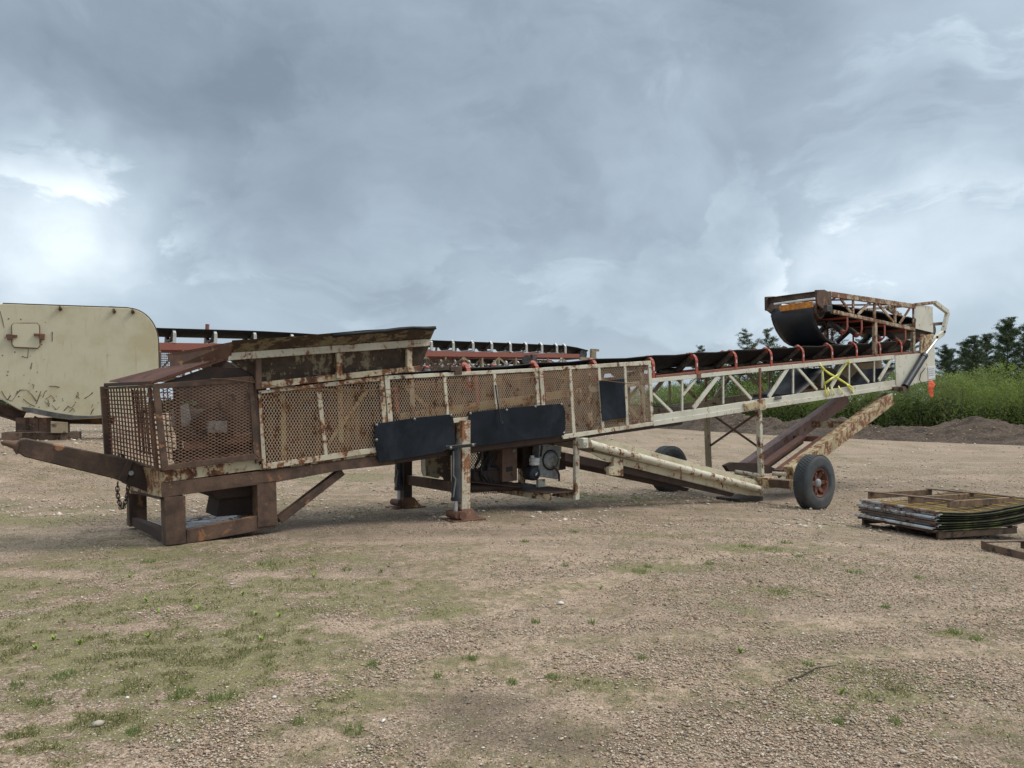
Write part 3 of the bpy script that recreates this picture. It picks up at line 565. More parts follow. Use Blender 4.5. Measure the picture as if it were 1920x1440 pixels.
for i, (px, py, D_, dn_, wd, lb, tn_) in enumerate((
    (1316, 650, 84, .7, .8, 'lone pine with only its spiky tip showing above the belt', (.045, .068, .036)),
    (1402, 622, 80, .8, 1.1, 'sparse grey-green pine left of the slack belt loop', (.060, .078, .045)),
    (1438, 618, 82, .9, 1.0, 'taller sparse pine touching the slack belt loop', (.058, .076, .040)),
    (1560, 590, 82, .9, 1.0, 'pine seen through the folded head section near its pulley', (.045, .065, .035)),
    (1622, 595, 84, .8, .9, 'pine seen through the middle of the folded head truss', (.045, .068, .035)),
    (1683, 588, 80, 1., .8, 'narrow pine behind the last bay of the head truss', (.040, .060, .032)),
    (1706, 598, 84, .9, .8, 'narrow pine beside the white head side plate', (.040, .060, .032)),
    (1778, 655, 78, 2.6, 1.6, 'low round dark pine nearest the white end plate', (.033, .050, .028)),
    (1812, 645, 84, 2.0, 1.2, 'short pine between the low round pine and the twin tips', (.036, .054, .030)),
    (1834, 632, 74, 1.8, 1.1, 'left one of the twin thin pines in the right tree group', (.038, .056, .030)),
    (1851, 628, 76, 1.8, 1.1, 'right one of the twin thin pines in the right tree group', (.038, .056, .030)),
    (1893, 602, 66, 3.2, 1.25, 'tallest dense pine at the right end of the tree group', (.036, .055, .028)),
    (1924, 612, 68, 2.6, 1.2, 'dense pine cut by the right edge of the view', (.036, .055, .028)))):
    pine(at(px, D_), D_, ht(py, D_), 40 + i, dn_, wd, lb, tn_)
for i, (px, py, D_) in enumerate(((1345, 668, 74), (1495, 655, 74), (1460, 645, 76))):
    rt = empty('leafy_tree', (at(px, D_), D_, -.2)); tag(rt, ('pale leafy tree low behind the belt right of the lone pine tip', 'pale leafy tree under the slack belt loop', 'yellow-green leafy tree behind the slack belt loop')[i], 'tree'); h = ht(py, D_); mb = MB(); Pn = []
    for k in range(7):
        a = k * 2.4; mb.path([(0, 0, 0), (.3 * math.cos(a), .3 * math.sin(a), h * .4), (1.2 * math.cos(a), 1.2 * math.sin(a), h * (.7 + .04 * k))], [.09, .05, .015], 5)
    mb.build('trunk', M['bark'], rt); N = 5200; q = rs.randn(N, 3); q /= np.linalg.norm(q, axis=1)[:, None]; q *= (rs.rand(N, 1) ** .4) * [2.6, 2.2, h * .36]; q[:, 2] += h * .64
    kp = vnoise(q[:, 0] * 2 + i * 9, q[:, 2] * 2 + q[:, 1]) > .42; q = q[kp]; V, Fc, T_ = leafquads(q, .09 + .1 * rs.rand(len(q)), np.array([[.12, .16, .045], [.14, .17, .07], [.15, .17, .04]])[i][None] * (.6 + .8 * rs.rand(len(q), 1))); npmesh('crown', V, Fc, M['leaf'], T_, rt)
# far wood closing the horizon on the left
N = 40000; xx = rs.rand(N) * 330 - 300; dd = 190 + rs.rand(N) * 25 + .1 * xx; tp_ = 2 + 1 * vnoise(xx * .25, dd * .1) + 1.2 * vnoise(xx * .9, dd * .3); zz = tp_ * (1 - rs.rand(N) ** 1.5)
V, Fc, T_ = leafquads(np.stack([xx, dd, zz], 1), .6 + .6 * rs.rand(N), np.array([[.04, .06, .03]]) * (.6 + .8 * rs.rand(N, 1))); tag(npmesh('far_wood', V, Fc, M['needle'], T_), 'distant dark wood along the horizon on the left', 'wood', kind='stuff')
# ================================================================ THE FOLDED CONVEYOR
S = MF.S; WD = 1.45
CV = tag(empty('folding_conveyor', MF.O, ALPHA), 'long rusty cream folding conveyor with mesh guards, two truck wheels and folded-back head section', 'conveyor')
def Q(mb, pts, v=0., t_=.05, dv=0.):
    mb.plate([S(px, py, v) + Vector((0, dv, 0)) for px, py in pts], (0, t_, 0))
def strip(mb, p, q, wpx, v=0., t_=.05, dv=0., w2=None):
    """a flat bar in the plane v between two traced points, wpx wide at the start"""
    a = S(*p, v); b = S(*q, v); wa = wpx * MF.depth(a) / F; wb = (w2 if w2 else wpx * 1.0) * MF.depth(a) / F
    d = (b - a); d.y = 0; d.normalize(); n = Vector((-d.z, 0, d.x))
    mb.plate([x + Vector((0, dv, 0)) for x in (a + n * wa / 2, b + n * wb / 2, b - n * wb / 2, a - n * wa / 2)], (0, t_, 0))
def part(name, mat, f, parent=CV, bev=.004, **k):
    mb = MB(); f(mb); return mb.build(name, M[mat], parent, bev, **k)
def P1(name, mat, fn, *a, parent=CV, bev=.004, **k):
    mb = MB(); getattr(mb, fn)(*a, **k); return mb.build(name, M[mat], parent, bev)
def expanded(poly, v, dw, dh, w, t_, mat, name='wire_mesh', parent=None):
    """expanded metal filling a convex (u,z) polygon at v"""
    mb = MB(); n = len(poly); us = [p[0] for p in poly]; zs = [p[1] for p in poly]
    for s_ in (1, -1):
        k = s_ * dh / dw; cs = [z - k * u for u, z in poly]; c = math.floor(min(cs) / dh) * dh
        while c < max(cs):
            hit = []
            for i in range(n):
                (u0, z0), (u1, z1) = poly[i], poly[(i + 1) % n]; f0 = z0 - k * u0 - c; f1 = z1 - k * u1 - c
                if (f0 > 0) != (f1 > 0): q = f0 / (f0 - f1); hit.append((u0 + q * (u1 - u0), z0 + q * (z1 - z0)))
            if len(hit) == 2 and abs(hit[0][0] - hit[1][0]) > .01:
                mb.bar((hit[0][0], v + s_ * .0012, hit[0][1]), (hit[1][0], v + s_ * .0012, hit[1][1]), w, t_, up=(0, 1, 0))
            c += dh
    return mb.build(name, M[mat], parent)
def uz(px, py, v=0.): p = S(px, py, v); return (p.x, p.z)
# ---- skid
for pts, v in (([(308, 932), (348, 930), (349, 1019), (311, 1023)], 0), ([(482, 905), (518, 901), (520, 985), (484, 989)], 0)):
    part('skid_leg', 'rust', lambda m: Q(m, pts, v, .20))
part('skid_leg', 'rust', lambda m: Q(m, [(241, 916), (275, 914), (276, 985), (243, 988)], WD, .16))
part('skid_leg', 'rustd', lambda m: Q(m, [(449, 900), (480, 898), (480, 966), (449, 968)], WD, .16))
part('skid_beam', 'rust', lambda m: Q(m, [(350, 993), (483, 967), (520, 966), (521, 983), (514, 990), (349, 1020)], .012, .10))
def f(m):
    a, b = S(313, 1000, .01), S(247, 970, WD); c, d = S(313, 1020, .01), S(247, 986, WD)
    m.plate([a, b, d, c], (.08, 0, 0))
part('skid_beam', 'rustd', f)
def f(m):
    a, b, c, d = S(352, 1003, .12), S(505, 975, .12), S(449, 960, WD - .03), S(278, 977, WD - .03); m.plate([a, b, c, d], (0, 0, -.02))
m_ = painted('wet_floor_plate', (.10, .085, .075), .3, 2, rust=(.03, .02, .017), rough=.22); M['wet'] = m_
part('skid_floor', 'wet', f, bev=0)
part('skid_brace', 'rust', lambda m: m.ibeam(S(640, 884, .12), S(522, 975, .12), .10, .115, .014, up=(0, 1, 0)))
# chute under the tail
def f(m):
    a = S(420, 925, .7); u, z = a.x, a.z
    m.plate([(u - .35, .3, z + .14), (u + .45, .3, z + .14), (u + .28, .3, z - .02), (u - .20, .3, z - .02)], (0, .85, 0))
    m.plate([(u - .13, .42, z - .02), (u + .28, .42, z - .02), (u + .31, .42, z - .26), (u - .17, .42, z - .26)], (0, .5, 0))
part('discharge_chute', 'rustd', f)
# ---- main channel rails
rail = [(302, 906), (520, 880), (740, 851), (740, 871), (644, 881), (520, 904), (304, 933)]
def railf(m, dv):
    p = [S(*q, 0.) + Vector((0, dv, 0)) for q in rail]
    s1 = 1 if dv == 0 else -1
    y0 = dv
    # web plus flanges
    m.plate([Vector((q.x, y0 + .03, q.z)) for q in p], (0, .012, 0))
    for i, j in ((0, 1), (1, 2)): m.bar(p[i] + Vector((0, .015 + .0, -.012)), p[j] + Vector((0, .015, -.012)), .09, .022)
    for i, j in ((6, 5), (5, 4), (4, 3)): m.bar(p[i] + Vector((0, .015, .012)), p[j] + Vector((0, .015, .012)), .09, .022)
part('frame_rail', 'rust', lambda m: Q(m, rail, 0, .075))
part('frame_rail', 'rustd', lambda m: Q(m, rail, 0, .075, WD - .075))
r2 = [(740, 852), (880, 836), (1052, 813), (1280, 788), (1280, 796), (1052, 828), (880, 848), (740, 870)]
part('frame_rail', 'rustd', lambda m: Q(m, r2, .02, .09))
part('frame_rail', 'rustd', lambda m: Q(m, r2, .02, .09, WD - .1))
part('sill_strip', 'creamr', lambda m: (Q(m, [(302, 883), (486, 862), (486, 880.5), (302, 905.5)], .02, .05), Q(m, [(486, 872), (726, 842), (735, 850.5), (520, 879.5), (486, 881)], .02, .05)))
# tail end plates
def f(m):
    a, b, c, d = S(300, 884, .01), S(303, 932, .01), S(243, 925, WD), S(228, 866, WD); m.plate([a, d, c, b], (.03, 0, 0))
part('tail_plate', 'ladder', f)
part('tail_lip', 'rustd', lambda m: m.bar(S(306, 934, .05), S(250, 921, WD - .1), .07, .03))
# ---- rear wire grid
G = dict(nt=S(288, 724, 0), nb=S(303, 881, 0), ft=S(197, 728, 1.3), fb=S(205, 853, 1.3))
def bil(a, b): return (G['nt'] * (1 - a) + G['ft'] * a) * (1 - b) + (G['nb'] * (1 - a) + G['fb'] * a) * b
def f(m):
    for i in range(17): m.path([bil(i / 16, 0), bil(i / 16, .5) + Vector((.004, 0, 0)), bil(i / 16, 1)], .0095, 5)
    for j in range(18): m.path([bil(0, j / 17) + Vector((.01, 0, 0)), bil(.5, j / 17 + .005) + Vector((.01, 0, 0)), bil(1, j / 17) + Vector((.01, 0, 0))], .0085, 5)
part('rear_grid', 'wiregrid', f, bev=0)
part('grid_frame', 'rust', lambda m: (m.bar(bil(1.02, -.03), bil(1.02, 1.0), .07, .09), m.bar(bil(1, 0), bil(0, 0), .03, .03), m.bar(bil(1, 1), bil(0, 1), .03, .03)))
def f(m):
    m.bar(bil(.08, 0), bil(.08, 1.02), .085, .03)
    for k in range(18): c = bil(.08, (k + .5) / 18) + Vector((-.012, 0, 0)); m.box(c, (.018, .09, .012))
part('grid_stile', 'rusto', f)
part('white_tab', 'white', lambda m: [m.box(bil(.08, b) + Vector((-.03, 0, 0)), (.012, .05, .06)) for b in (.055, .165)])
# ---- brown framed side guard (leans out a little)
SG = part('side_guard', 'rust', lambda m: (
    Q(m, [(286, 720), (470, 705), (466, 716.5), (300, 729), (287, 729)], -.06, .035),
    Q(m, [(287, 729.5), (299.5, 729), (316, 871), (304, 883)], -.06, .03),
    Q(m, [(304.5, 883), (316, 871.5), (476, 850.5), (487, 861)], -.06, .035),
    Q(m, [(466.5, 717), (470, 705.5), (474, 706), (487, 860), (476, 850)], -.06, .03)))
expanded([uz(300, 729), uz(466, 717), uz(476, 850), uz(316, 871)], -.04, .074, .038, .0070, .004, 'meshb', 'wire_mesh', SG)
part('guard_post', 'rust', lambda m: Q(m, [(468, 716), (480, 716), (494, 862), (480, 870)], -.02, .04))
part('far_tail_plate', 'rustd', lambda m: Q(m, [(372, 742), (480, 730), (492, 862), (330, 880), (322, 845), (360, 835)], 1.15, .02))
part('far_tail_plate', 'rustd', lambda m: Q(m, [(322, 722), (440, 700), (486, 704), (486, 740), (395, 748), (330, 752)], 1.28, .02))
part('corner_filler', 'rustd', lambda m: Q(m, [(478, 700), (500, 700), (500, 736), (478, 738)], .02, .02))
part('inner_shelf', 'rustred', lambda m: (m.bar(S(345, 838, .2), S(480, 818, .2), .05, .10), m.bar(S(338, 868, .25), S(480, 850, .25), .05, .08)))
part('inner_wire_sheet', 'wiregrid', lambda m: [m.path([bil(i / 13, .02) + Vector((.28, 0, 0)), bil(i / 13, .95) + Vector((.28, 0, 0))], .008, 5, False) for i in range(3, 13)] + [m.path([bil(.2, j / 14) + Vector((.29, 0, 0)), bil(.95, j / 14) + Vector((.29, 0, 0))], .008, 5, False) for j in range(1, 14)], bev=0)
# ---- roof sheet over the tail
def f(m):
    a, b, c, d = S(284, 718, -.03), S(205, 715, 1.32), S(299, 691, 1.3), S(421, 675, -.03)
    N = 26; rows = []
    for i in range(N * 2 + 1):
        k = i / (N * 2); w = .008 * (1 if i % 2 else -1)
        p = a * (1 - k) + d * k; q = b * (1 - k) + c * k; rows.append([p + Vector((0, 0, w)), q + Vector((0, 0, w))])
    m.sheet(rows, False)
part('roof_sheet', 'roof', f, bev=0, solid=.006)
part('roof_sheet', 'rustred', lambda m: m.plate([S(262, 722, -.02), S(286, 719, -.02), S(421, 674, -.02), S(396, 676, -.02)], (0, 0, -.012)))
part('tail_side_plate', 'rustd', lambda m: Q(m, [(296, 721), (395, 687), (480, 690), (480, 716), (474, 705)], .03, .02))
part('tail_cross_frame', 'rustd', lambda m: (m.bar(bil(.02, -.04), bil(.98, -.05), .05, .04),
    m.bar(S(330, 735, .3), S(340, 885, .3), .06, .06), m.bar(S(330, 735, 1.1), S(340, 885, 1.1), .06, .06),
    m.bar(S(345, 860, .3), S(480, 815, .3), .1, .09), m.bar(S(345, 855, 1.1), S(480, 812, 1.1), .1, .09)))
# tail pulley and return belt inside the guard
pc = S(402, 800, .2)
part('tail_pulley', 'rustd', lambda m: m.lathe((pc.x, .15, pc.z), (0, 1, 0), [(0, 0), (.24, 0), (.24, .02), (.22, .04), (.22, 1.06), (.24, 1.08), (.24, 1.1), (0, 1.1)], 28), bev=0)
part('bearing', 'grey', lambda m: (m.box((pc.x, .1, pc.z), (.22, .09, .14)), m.tube((pc.x, .02, pc.z), (pc.x, .15, pc.z), .05)))
part('wiper_board', 'grey', lambda m: m.plate([S(320, 768, .45), S(352, 757, .45), S(362, 800, .45), S(322, 800, .45)], (0, .02, 0)))
# ---- hopper
hm = .0
def f(m):
    lo = [S(493, 706, .0), S(787, 685, .0)]; mid = [S(430, 668, -.10), S(806, 642, -.10)]; top = [S(436, 638, -.32), S(525, 633, -.33), S(682, 619, -.34), S(818, 612, -.34)]
    m.plate([S(429, 674, -.02), S(806, 646, -.02), S(787, 689, .03), S(493, 716, .03)], (0, .02, 0))
    m.plate([S(431, 664, -.06), S(807, 637, -.06), top[3], top[2], top[1], top[0]], (0, .02, .0))
part('hopper_side', 'creamo', f, bev=0)
def f(m):
    lo = [(429, 674), (806, 646), (787, 689), (493, 716)]
    m.plate([S(*q, -.02) + Vector((0, WD + .02, 0)) for q in lo], (0, .02, 0))
    m.plate([S(431, 664, 0) + Vector((0, WD + .02, 0)), S(807, 637, 0) + Vector((0, WD + .02, 0)), S(818, 618, 0) + Vector((0, WD + .3, 0)), S(436, 648, 0) + Vector((0, WD + .3, 0))], (0, .02, 0))
part('hopper_side', 'creamo', f, bev=0)
def f(m):
    a, b = S(429, 676, -.03), S(435, 641, -.30); c, d = S(322, 688, 1.45), S(312, 664, 1.7)
    m.plate([a, b, d, c], (.02, 0, 0))
part('hopper_end', 'rusto', f, bev=0)
part('hopper_rail', 'cream', lambda m: Q(m, [(431, 661.5), (808, 635), (806, 648.5), (430, 675.5)], -.10, .05))
part('hopper_ledge', 'creamr', lambda m: Q(m, [(490, 716), (787, 685.5), (788, 695), (720, 703), (491, 729)], -.05, .06))
for (a, b) in (((485.5, 674), (485.5, 730)), ((637, 662), (637, 709)), ((768.5, 651), (768.5, 698))):
    part('hopper_post', 'creamr' if a[0] > 500 else 'rust', lambda m: strip(m, a, b, 10.5, -.11, .06))
part('hopper_gusset', 'rustd', lambda m: Q(m, [(394, 676), (421, 674), (432, 680), (470, 705), (400, 697)], .06, .02))
def f(m):
    rows = []; pts = [(624, 627), (655, 623), (682, 620.5), (700, 619), (725, 618), (750, 613.5), (775, 611), (800, 613), (818, 612)]
    for k, q in enumerate(pts):
        a = S(q[0], q[1] + 1.0, -.36); rows.append([a + Vector((0, .0, -.03)), a + Vector((0, .02, .008 * math.sin(k * 1.9))), a + Vector((0, .16, .0)), a + Vector((0, .4, -.08))])
    m.sheet(rows)
part('rubber_lip', 'belt', f, bev=0, solid=.022)
part('rubber_lip', 'beltg', lambda m: m.sheet([[S(x, y + 2.5, -.35), S(x, y - 1.0, -.35) + Vector((0, .25, .01))] for x, y in ((680, 621), (720, 619.5), (760, 615.5), (790, 616), (815, 616))]), bev=0, solid=.018)
# ---- inner box behind the guards
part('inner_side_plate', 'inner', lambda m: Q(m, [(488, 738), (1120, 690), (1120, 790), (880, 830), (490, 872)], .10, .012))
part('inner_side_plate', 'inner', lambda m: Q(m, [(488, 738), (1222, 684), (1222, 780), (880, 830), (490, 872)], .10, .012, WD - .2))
M['ochre'] = painted('ochre_stained_paint', (.40, .29, .13), .35, 3., orange=.8, dirt=(.30, .15, .05), off=41)
part('inner_chord', 'ochre', lambda m: Q(m, [(750, 775), (1080, 728), (1080, 743), (750, 792)], .07, .028))
part('inner_chord', 'creamr', lambda m: (Q(m, [(1080, 728), (1222, 712), (1222, 720), (1080, 740)], .07, .03), Q(m, [(1120, 800), (1222, 784), (1222, 797), (1120, 812)], .07, .03)))
for x, y0, y1, mt in ((530, 740, 862, 'ochre'), (637, 722, 830, 'ochre'), (772, 712, 785, 'creamr'), (1105, 700, 800, 'creamr'), (1205, 700, 790, 'creamr')):
    part('inner_post', mt, lambda m: strip(m, (x, y0), (x + 3, y1), 10, .05, .03))
for a_, b_ in (((1120, 700), (1200, 786)), ((610, 840), (690, 730)), ((760, 725), (830, 790))): part('inner_diagonal', 'ochre', lambda m: strip(m, a_, b_, 7, .06, .03))
for x, y in ((640, 735), (742, 720), (893, 705), (1018, 697)):
    part('inner_bracket', 'red', lambda m: strip(m, (x, y), (x + 4, y + 55), 7, .055, .03))
part('hub', 'black', lambda m: [m.tube(S(x, y, .02), S(x, y, .10), r_, 14) for x, y, r_ in ((574, 762, .06), (608, 760, .05), (1180, 777, .045))])
# ---- white guard panels
def panel(fr, bars, polys, top, nm='guard_panel', mat='cream', mm='meshc'):
    g = part(nm, mat, lambda m: [Q(m, q, -.03, .03) for q in fr] + [Q(m, q, -.028, .026) for q in bars])
    for pl in polys: expanded([uz(*q) for q in pl], -.012, .041, .068, .0062, .004, mm, 'wire_mesh', g)
    return g
panel([[(484, 733), (719, 704.5), (720, 713.5), (486, 738.5)], [(484, 738.5), (490, 738), (500, 878), (492, 880)], [(500, 869), (724, 836), (724, 846), (500, 880)], [(711, 714.5), (720, 713.5), (730, 838), (722, 842)]],
      [[(593, 726), (602, 725), (615, 855), (609, 856)]], [[(490, 738), (711, 714.5), (722, 838), (500, 869)]], 0, mat='panela')
panel([[(721, 704.3), (1009, 690), (1009, 696.5), (722, 712)], [(721.5, 712), (731, 711.5), (738, 800), (729, 801)], [(731, 797), (880, 781), (880, 789.5), (731, 808)], [(1002, 697), (1009, 696.5), (1014, 768), (1008, 768)], [(880, 781), (1014, 762), (1014, 770), (880, 789)]],
      [[(831, 706), (837, 705.6), (843, 786), (838, 787)], [(925, 701), (930, 701), (937, 773), (930, 774)]], [[(731, 711.5), (1002, 697), (1008, 763), (738, 797)]], 0)
panel([[(1011, 689.5), (1221, 676), (1221, 684), (1011, 696)], [(1011.5, 696), (1019, 695.6), (1026, 815), (1020, 816)], [(1053, 815.5), (1226, 790.5), (1226, 797.5), (1057, 823.5)], [(1216, 684.5), (1221.5, 684), (1226, 790), (1221, 790)]],
      [[(1067, 692), (1072, 692), (1080, 813), (1074, 814)], [(1121, 689), (1126, 689), (1134, 806), (1129, 807)], [(1170, 686), (1174.5, 686), (1179.5, 798), (1174.5, 798)]], [[(1019, 695.6), (1216, 684.5), (1221, 791), (1026, 820)]], 0)
part('corner_bracket', 'rust', lambda m: (Q(m, [(845, 688), (866, 686), (867, 702), (853, 703), (853, 696), (846, 696)], -.05, .05)))
# bars of the panels show rust at their lower edge; lower rubber flaps
def flap(pts, bolts, v):
    o = part('rubber_flap', 'flap', lambda m: Q(m, pts, v, .012), bev=.003)
    for x, y in bolts: part('bolt', 'bolt', lambda m: m.lathe(S(x, y, v), (0, -1, 0), [(.022, -.001), (.022, .005), (.013, .006), (.012, .014), (0, .015)], 12), o, bev=0)
flap([(702, 795), (777, 783.5), (848, 776.5), (851, 790), (852, 812), (855.5, 835), (828, 848), (775, 857), (711, 867), (703, 832)], [(706, 797), (777, 786), (846, 779), (706, 825)], -.055)
flap([(879, 774), (960, 764), (1050, 757), (1056, 760), (1060, 770), (1061, 795), (1058, 816), (960, 828), (880, 838), (878, 800)], [(882, 775.5), (950, 769), (1004, 762.5), (1053, 758), (1057.5, 812)], -.055)
flap([(1124, 714), (1150, 712), (1171, 709.5), (1172, 720), (1170, 727), (1173.5, 760), (1174, 783), (1150, 786), (1130, 790), (1127, 750)], [(1180, 777)], -.05)
def f(m):
    m.plate([S(836, 836, -.16), S(893, 831, -.16), S(893, 837, -.16), S(836, 843, -.16)], (0, .012, 0))
o = part('retaining_strap', 'black', f)
for x, y in ((845, 840), (887, 834.5)): part('bolt', 'bolt', lambda m: m.lathe(S(x, y, -.16), (0, -1, 0), [(.024, -.001), (.024, .006), (.014, .008), (0, .016)], 12), o, bev=0)
part('bungee_hook', 'bolt', lambda m: m.path([S(934, 717, -.05), S(936, 766, -.08), S(938, 783, -.09), S(940, 795, -.09), S(943, 794, -.09), S(942, 790, -.09)], .005, 6), bev=0)
part('bungee_cord', 'black', lambda m: m.path([S(929, 722, -.05), S(934, 760, -.08), S(939, 786, -.10)], .011, 8), bev=0)
# ---- jack legs
def jack(dv, y0, col, lab):
    foot = S(868, 978, 0.) ; uo = S(867, 900, 0).x; zt = S(867, 788, 0).z; zf = gzl(MF, uo, dv)
    W_ = .135
    leg = MB(); leg.box((uo, dv, (zt + zf + .12) / 2), (.15, .17, zt - zf - .12)); g = leg.build('jack_leg', M[col], CV, .006)
    ft = MB()
    ft.plate([(uo - .30, dv - .20, zf + .025), (uo + .28, dv - .20, zf + .025), (uo + .28, dv + .16, zf + .025), (uo - .30, dv + .16, zf + .025)], (0, 0, -.035))
    ft.plate([(uo - .1, dv - .15, zf + .02), (uo + .22, dv - .15, zf + .02), (uo + .10, dv - .10, zf + .17), (uo - .09, dv - .10, zf + .17)], (0, .2, 0))
    ft.tube((uo - .20, dv - .18, zf + .10), (uo - .20, dv + .08, zf + .10), .055, 14); ft.tube((uo - .13, dv - .2, zf + .09), (uo - .13, dv - .1, zf + .09), .06, 14)
    ft.build('jack_foot', M['rusto'], g, .006)
    cy_ = MB(); cy_.tube((uo - .165, dv - .06, zt - .42), (uo - .165, dv - .06, zf + .35), .068, 18); cy_.tube((uo - .165, dv - .06, zf + .35), (uo - .165, dv - .06, zf + .30), .075, 18); cy_.box((uo - .165, dv - .03, zf + .46), (.09, .1, .1))
    c = cy_.build('jack_cylinder', M['navy'], g)
    rd = MB(); rd.tube((uo - .165, dv - .06, zf + .31), (uo - .165, dv - .06, zf + .10), .028, 12); rd.build('cylinder_rod', M['chrome'], c)
    hs = MB(); hs.path([(uo - .235, dv - .1, zt - .45), (uo - .25, dv - .12, zt - .8), (uo - .21, dv - .12, zf + .62), (uo - .24, dv - .12, zf + .44), (uo - .25, dv - .12, zf + .36)], .012, 6); hs.build('hose', M['hoseg'], c)
    return uo, zf
M['jackpost'] = painted('half_rusted_jack_paint', (.58, .53, .42), .44, 5, rust=(.13, .055, .03), rust2=(.34, .16, .06), orange=.6, off=55)
uo, zf = jack(-.02, 0, 'jackpost', ''); M['jackfar'] = M['rustd']
jack(1.72, 0, 'rustd', '')
part('jack_cross_beam', 'rust', lambda m: m.bar((uo + .0, .06, S(845, 917, .0).z), (uo + .0, 1.62, S(845, 917, .0).z), .10, .15))
part('hanging_side_plate', 'creamo', lambda m: Q(m, [(792, 852), (846, 846), (846, 908), (835, 906), (832, 896), (826, 893), (822, 897), (803, 893), (796, 893), (792, 880)], .95, .03))
part('hanging_side_plate', 'creamw', lambda m: Q(m, [(790, 850), (797, 850), (799, 893), (795, 893), (791, 884)], .92, .028))
# ---- engine bay under the frame
def f(m):
    strip(m, (1083, 818), (1083, 937), 10, 0, .07)
part('bay_post', 'cream', f)
IV = 1.12
part('bay_post', 'creamr', lambda m: strip(m, (980, 832), (981, 921), 11.5, IV, .08))
po, pi = S(1083, 928, .03), S(981, 913, IV + .04)
part('bay_beam', 'creamr', lambda m: m.chan(po, pi, .07, .15, .014))
part('bay_beam', 'creamr', lambda m: m.chan(po + Vector((-.55, 0, .0)), pi + Vector((-.55, 0, 0)), .07, .12, .014))
part('bay_floor', 'rustd', lambda m: m.plate([po + Vector((.03, 0, .05)), pi + Vector((.03, 0, .05)), pi + Vector((-.9, 0, .05)), po + Vector((-.58, 0, .05))], (0, 0, .015)))
part('bay_roof', 'rustd', lambda m: Q(m, [(880, 842), (1052, 822), (1225, 797), (1225, 801), (1052, 830), (880, 850)], .3, 1.0))
part('bay_bracket', 'creamw', lambda m: m.box(S(1014, 906, .62), (.16, .06, .13)))
# gear housing
gp = [S(1012, 829, .5), S(1053, 838, .5), S(1047, 899, .5), S(1009, 893, .5)]
g = part('gear_housing', 'grey', lambda m: m.plate(gp, (.02, .22, 0)), bev=.01)
gc = (gp[0] + gp[1] + gp[2] + gp[3]) / 4 + Vector((.01, 0, .02)); gn = (gp[1] - gp[0]).cross(gp[3] - gp[0]).normalized()
if gn.y > 0: gn = -gn
part('hub_cover', 'grey', lambda m: m.lathe(gc, gn, [(.155, 0), (.150, .03), (.10, .055), (.045, .065), (.04, .09), (0, .09)], 28), g, bev=0)
part('seal_ring', 'black', lambda m: m.lathe(gc, gn, [(.155, -.002), (.172, .0), (.176, .016), (.164, .03), (.155, .022)], 32), g, bev=0)
part('crank_lever', 'rust', lambda m: m.path([gc + gn * .1 + Vector((-.02, 0, -.10)), gc + gn * .12 + Vector((.05, 0, -.16)), gc + gn * .12 + Vector((.10, 0, -.24)), gc + gn * .1 + Vector((.12, 0, -.36))], .018, 8), g, bev=0)
part('slot', 'black', lambda m: m.plate([gp[0] * .86 + gp[1] * .06 + gp[3] * .08 + gn * .004, gp[0] * .78 + gp[1] * .14 + gp[3] * .08 + gn * .004, gp[0] * .48 + gp[1] * .10 + gp[3] * .42 + gn * .004, gp[0] * .56 + gp[1] * .02 + gp[3] * .42 + gn * .004], gn * .006), g, bev=0)
fc = S(998, 888, .42)
fl = part('oil_filter', 'navy', lambda m: (m.lathe(fc + Vector((0, -.10, 0)), (0, 1, 0), [(0, 0), (.07, 0), (.105, .02), (.115, .05), (.115, .22), (.1, .25), (0, .25)], 24), m.lathe(fc + Vector((0, -.115, 0)), (0, 1, 0), [(0, 0), (.05, 0), (.055, .02)], 20)), bev=0)
part('filter_emblem', 'white', lambda m: (m.box(fc + Vector((0, -.118, .012)), (.05, .004, .008), 0, -.5), m.box(fc + Vector((-.008, -.118, -.01)), (.04, .004, .008), 0, -.5)), fl, bev=0)
part('white_reservoir', 'white', lambda m: (m.lathe(S(1002, 872, .45), (0, 0, 1), [(0, 0), (.085, 0), (.088, .04), (.08, .042), (.08, .055), (.09, .06), (.09, .12), (0, .125)], 22), m.tube(S(998, 860, .45), S(998, 854, .45), .035)), bev=0)
cb = [S(942, 838, .62), S(970, 834, .62), S(970, 901, .62), S(942, 904, .62)]
g = part('control_cabinet', 'cabinet', lambda m: m.plate(cb, (0, .35, 0)), bev=.006)
cc = S(963.5, 845, .615); part('gauge', 'bolt', lambda m: m.lathe(cc, (0, -1, 0), [(0, -.002), (.034, 0), (.036, .008), (.03, .01), (0, .008)], 16), g, bev=0)
part('cabinet_slot', 'black', lambda m: m.plate([S(949, 876, .615), S(961, 874, .615), S(961, 883, .615), S(949, 885, .615)], (0, -.004, 0)), g, bev=0)
part('drive_shaft', 'roller', lambda m: (m.tube(S(905, 879, .8), S(931, 880, .8), .05), m.tube(S(898, 880, .8), S(908, 880, .8), .035)), bev=0)
for k in range(7):
    a = S(895 + 6 * k, 846 + 2 * (k % 3), .75); b = S(892 + 7 * k, 905 - 3 * (k % 2), .7); c_ = (a + b) / 2 + Vector((random.uniform(-.2, .2), random.uniform(-.15, .15), random.uniform(-.1, .1)))
    part('hose', 'hose', lambda m: m.path([a, a * .5 + c_ * .5 + Vector((.04, 0, 0)), c_, c_ * .5 + b * .5 - Vector((.04, 0, 0)), b], .016, 7), bev=0)
part('engine_block', 'rustd', lambda m: (m.box(S(905, 898, .95), (.7, .5, .32)), m.box(S(935, 860, 1.1), (.5, .35, .3)), m.tube(S(880, 915, .7), S(975, 912, .7), .07), m.box(S(1000, 850, .95), (.7, .3, .5))))
expanded([uz(868, 838, 1.2), uz(940, 830, 1.2), uz(940, 925, 1.2), uz(868, 925, 1.2)], 1.2, .05, .06, .014, .004, 'meshc', 'bay_screen', CV)
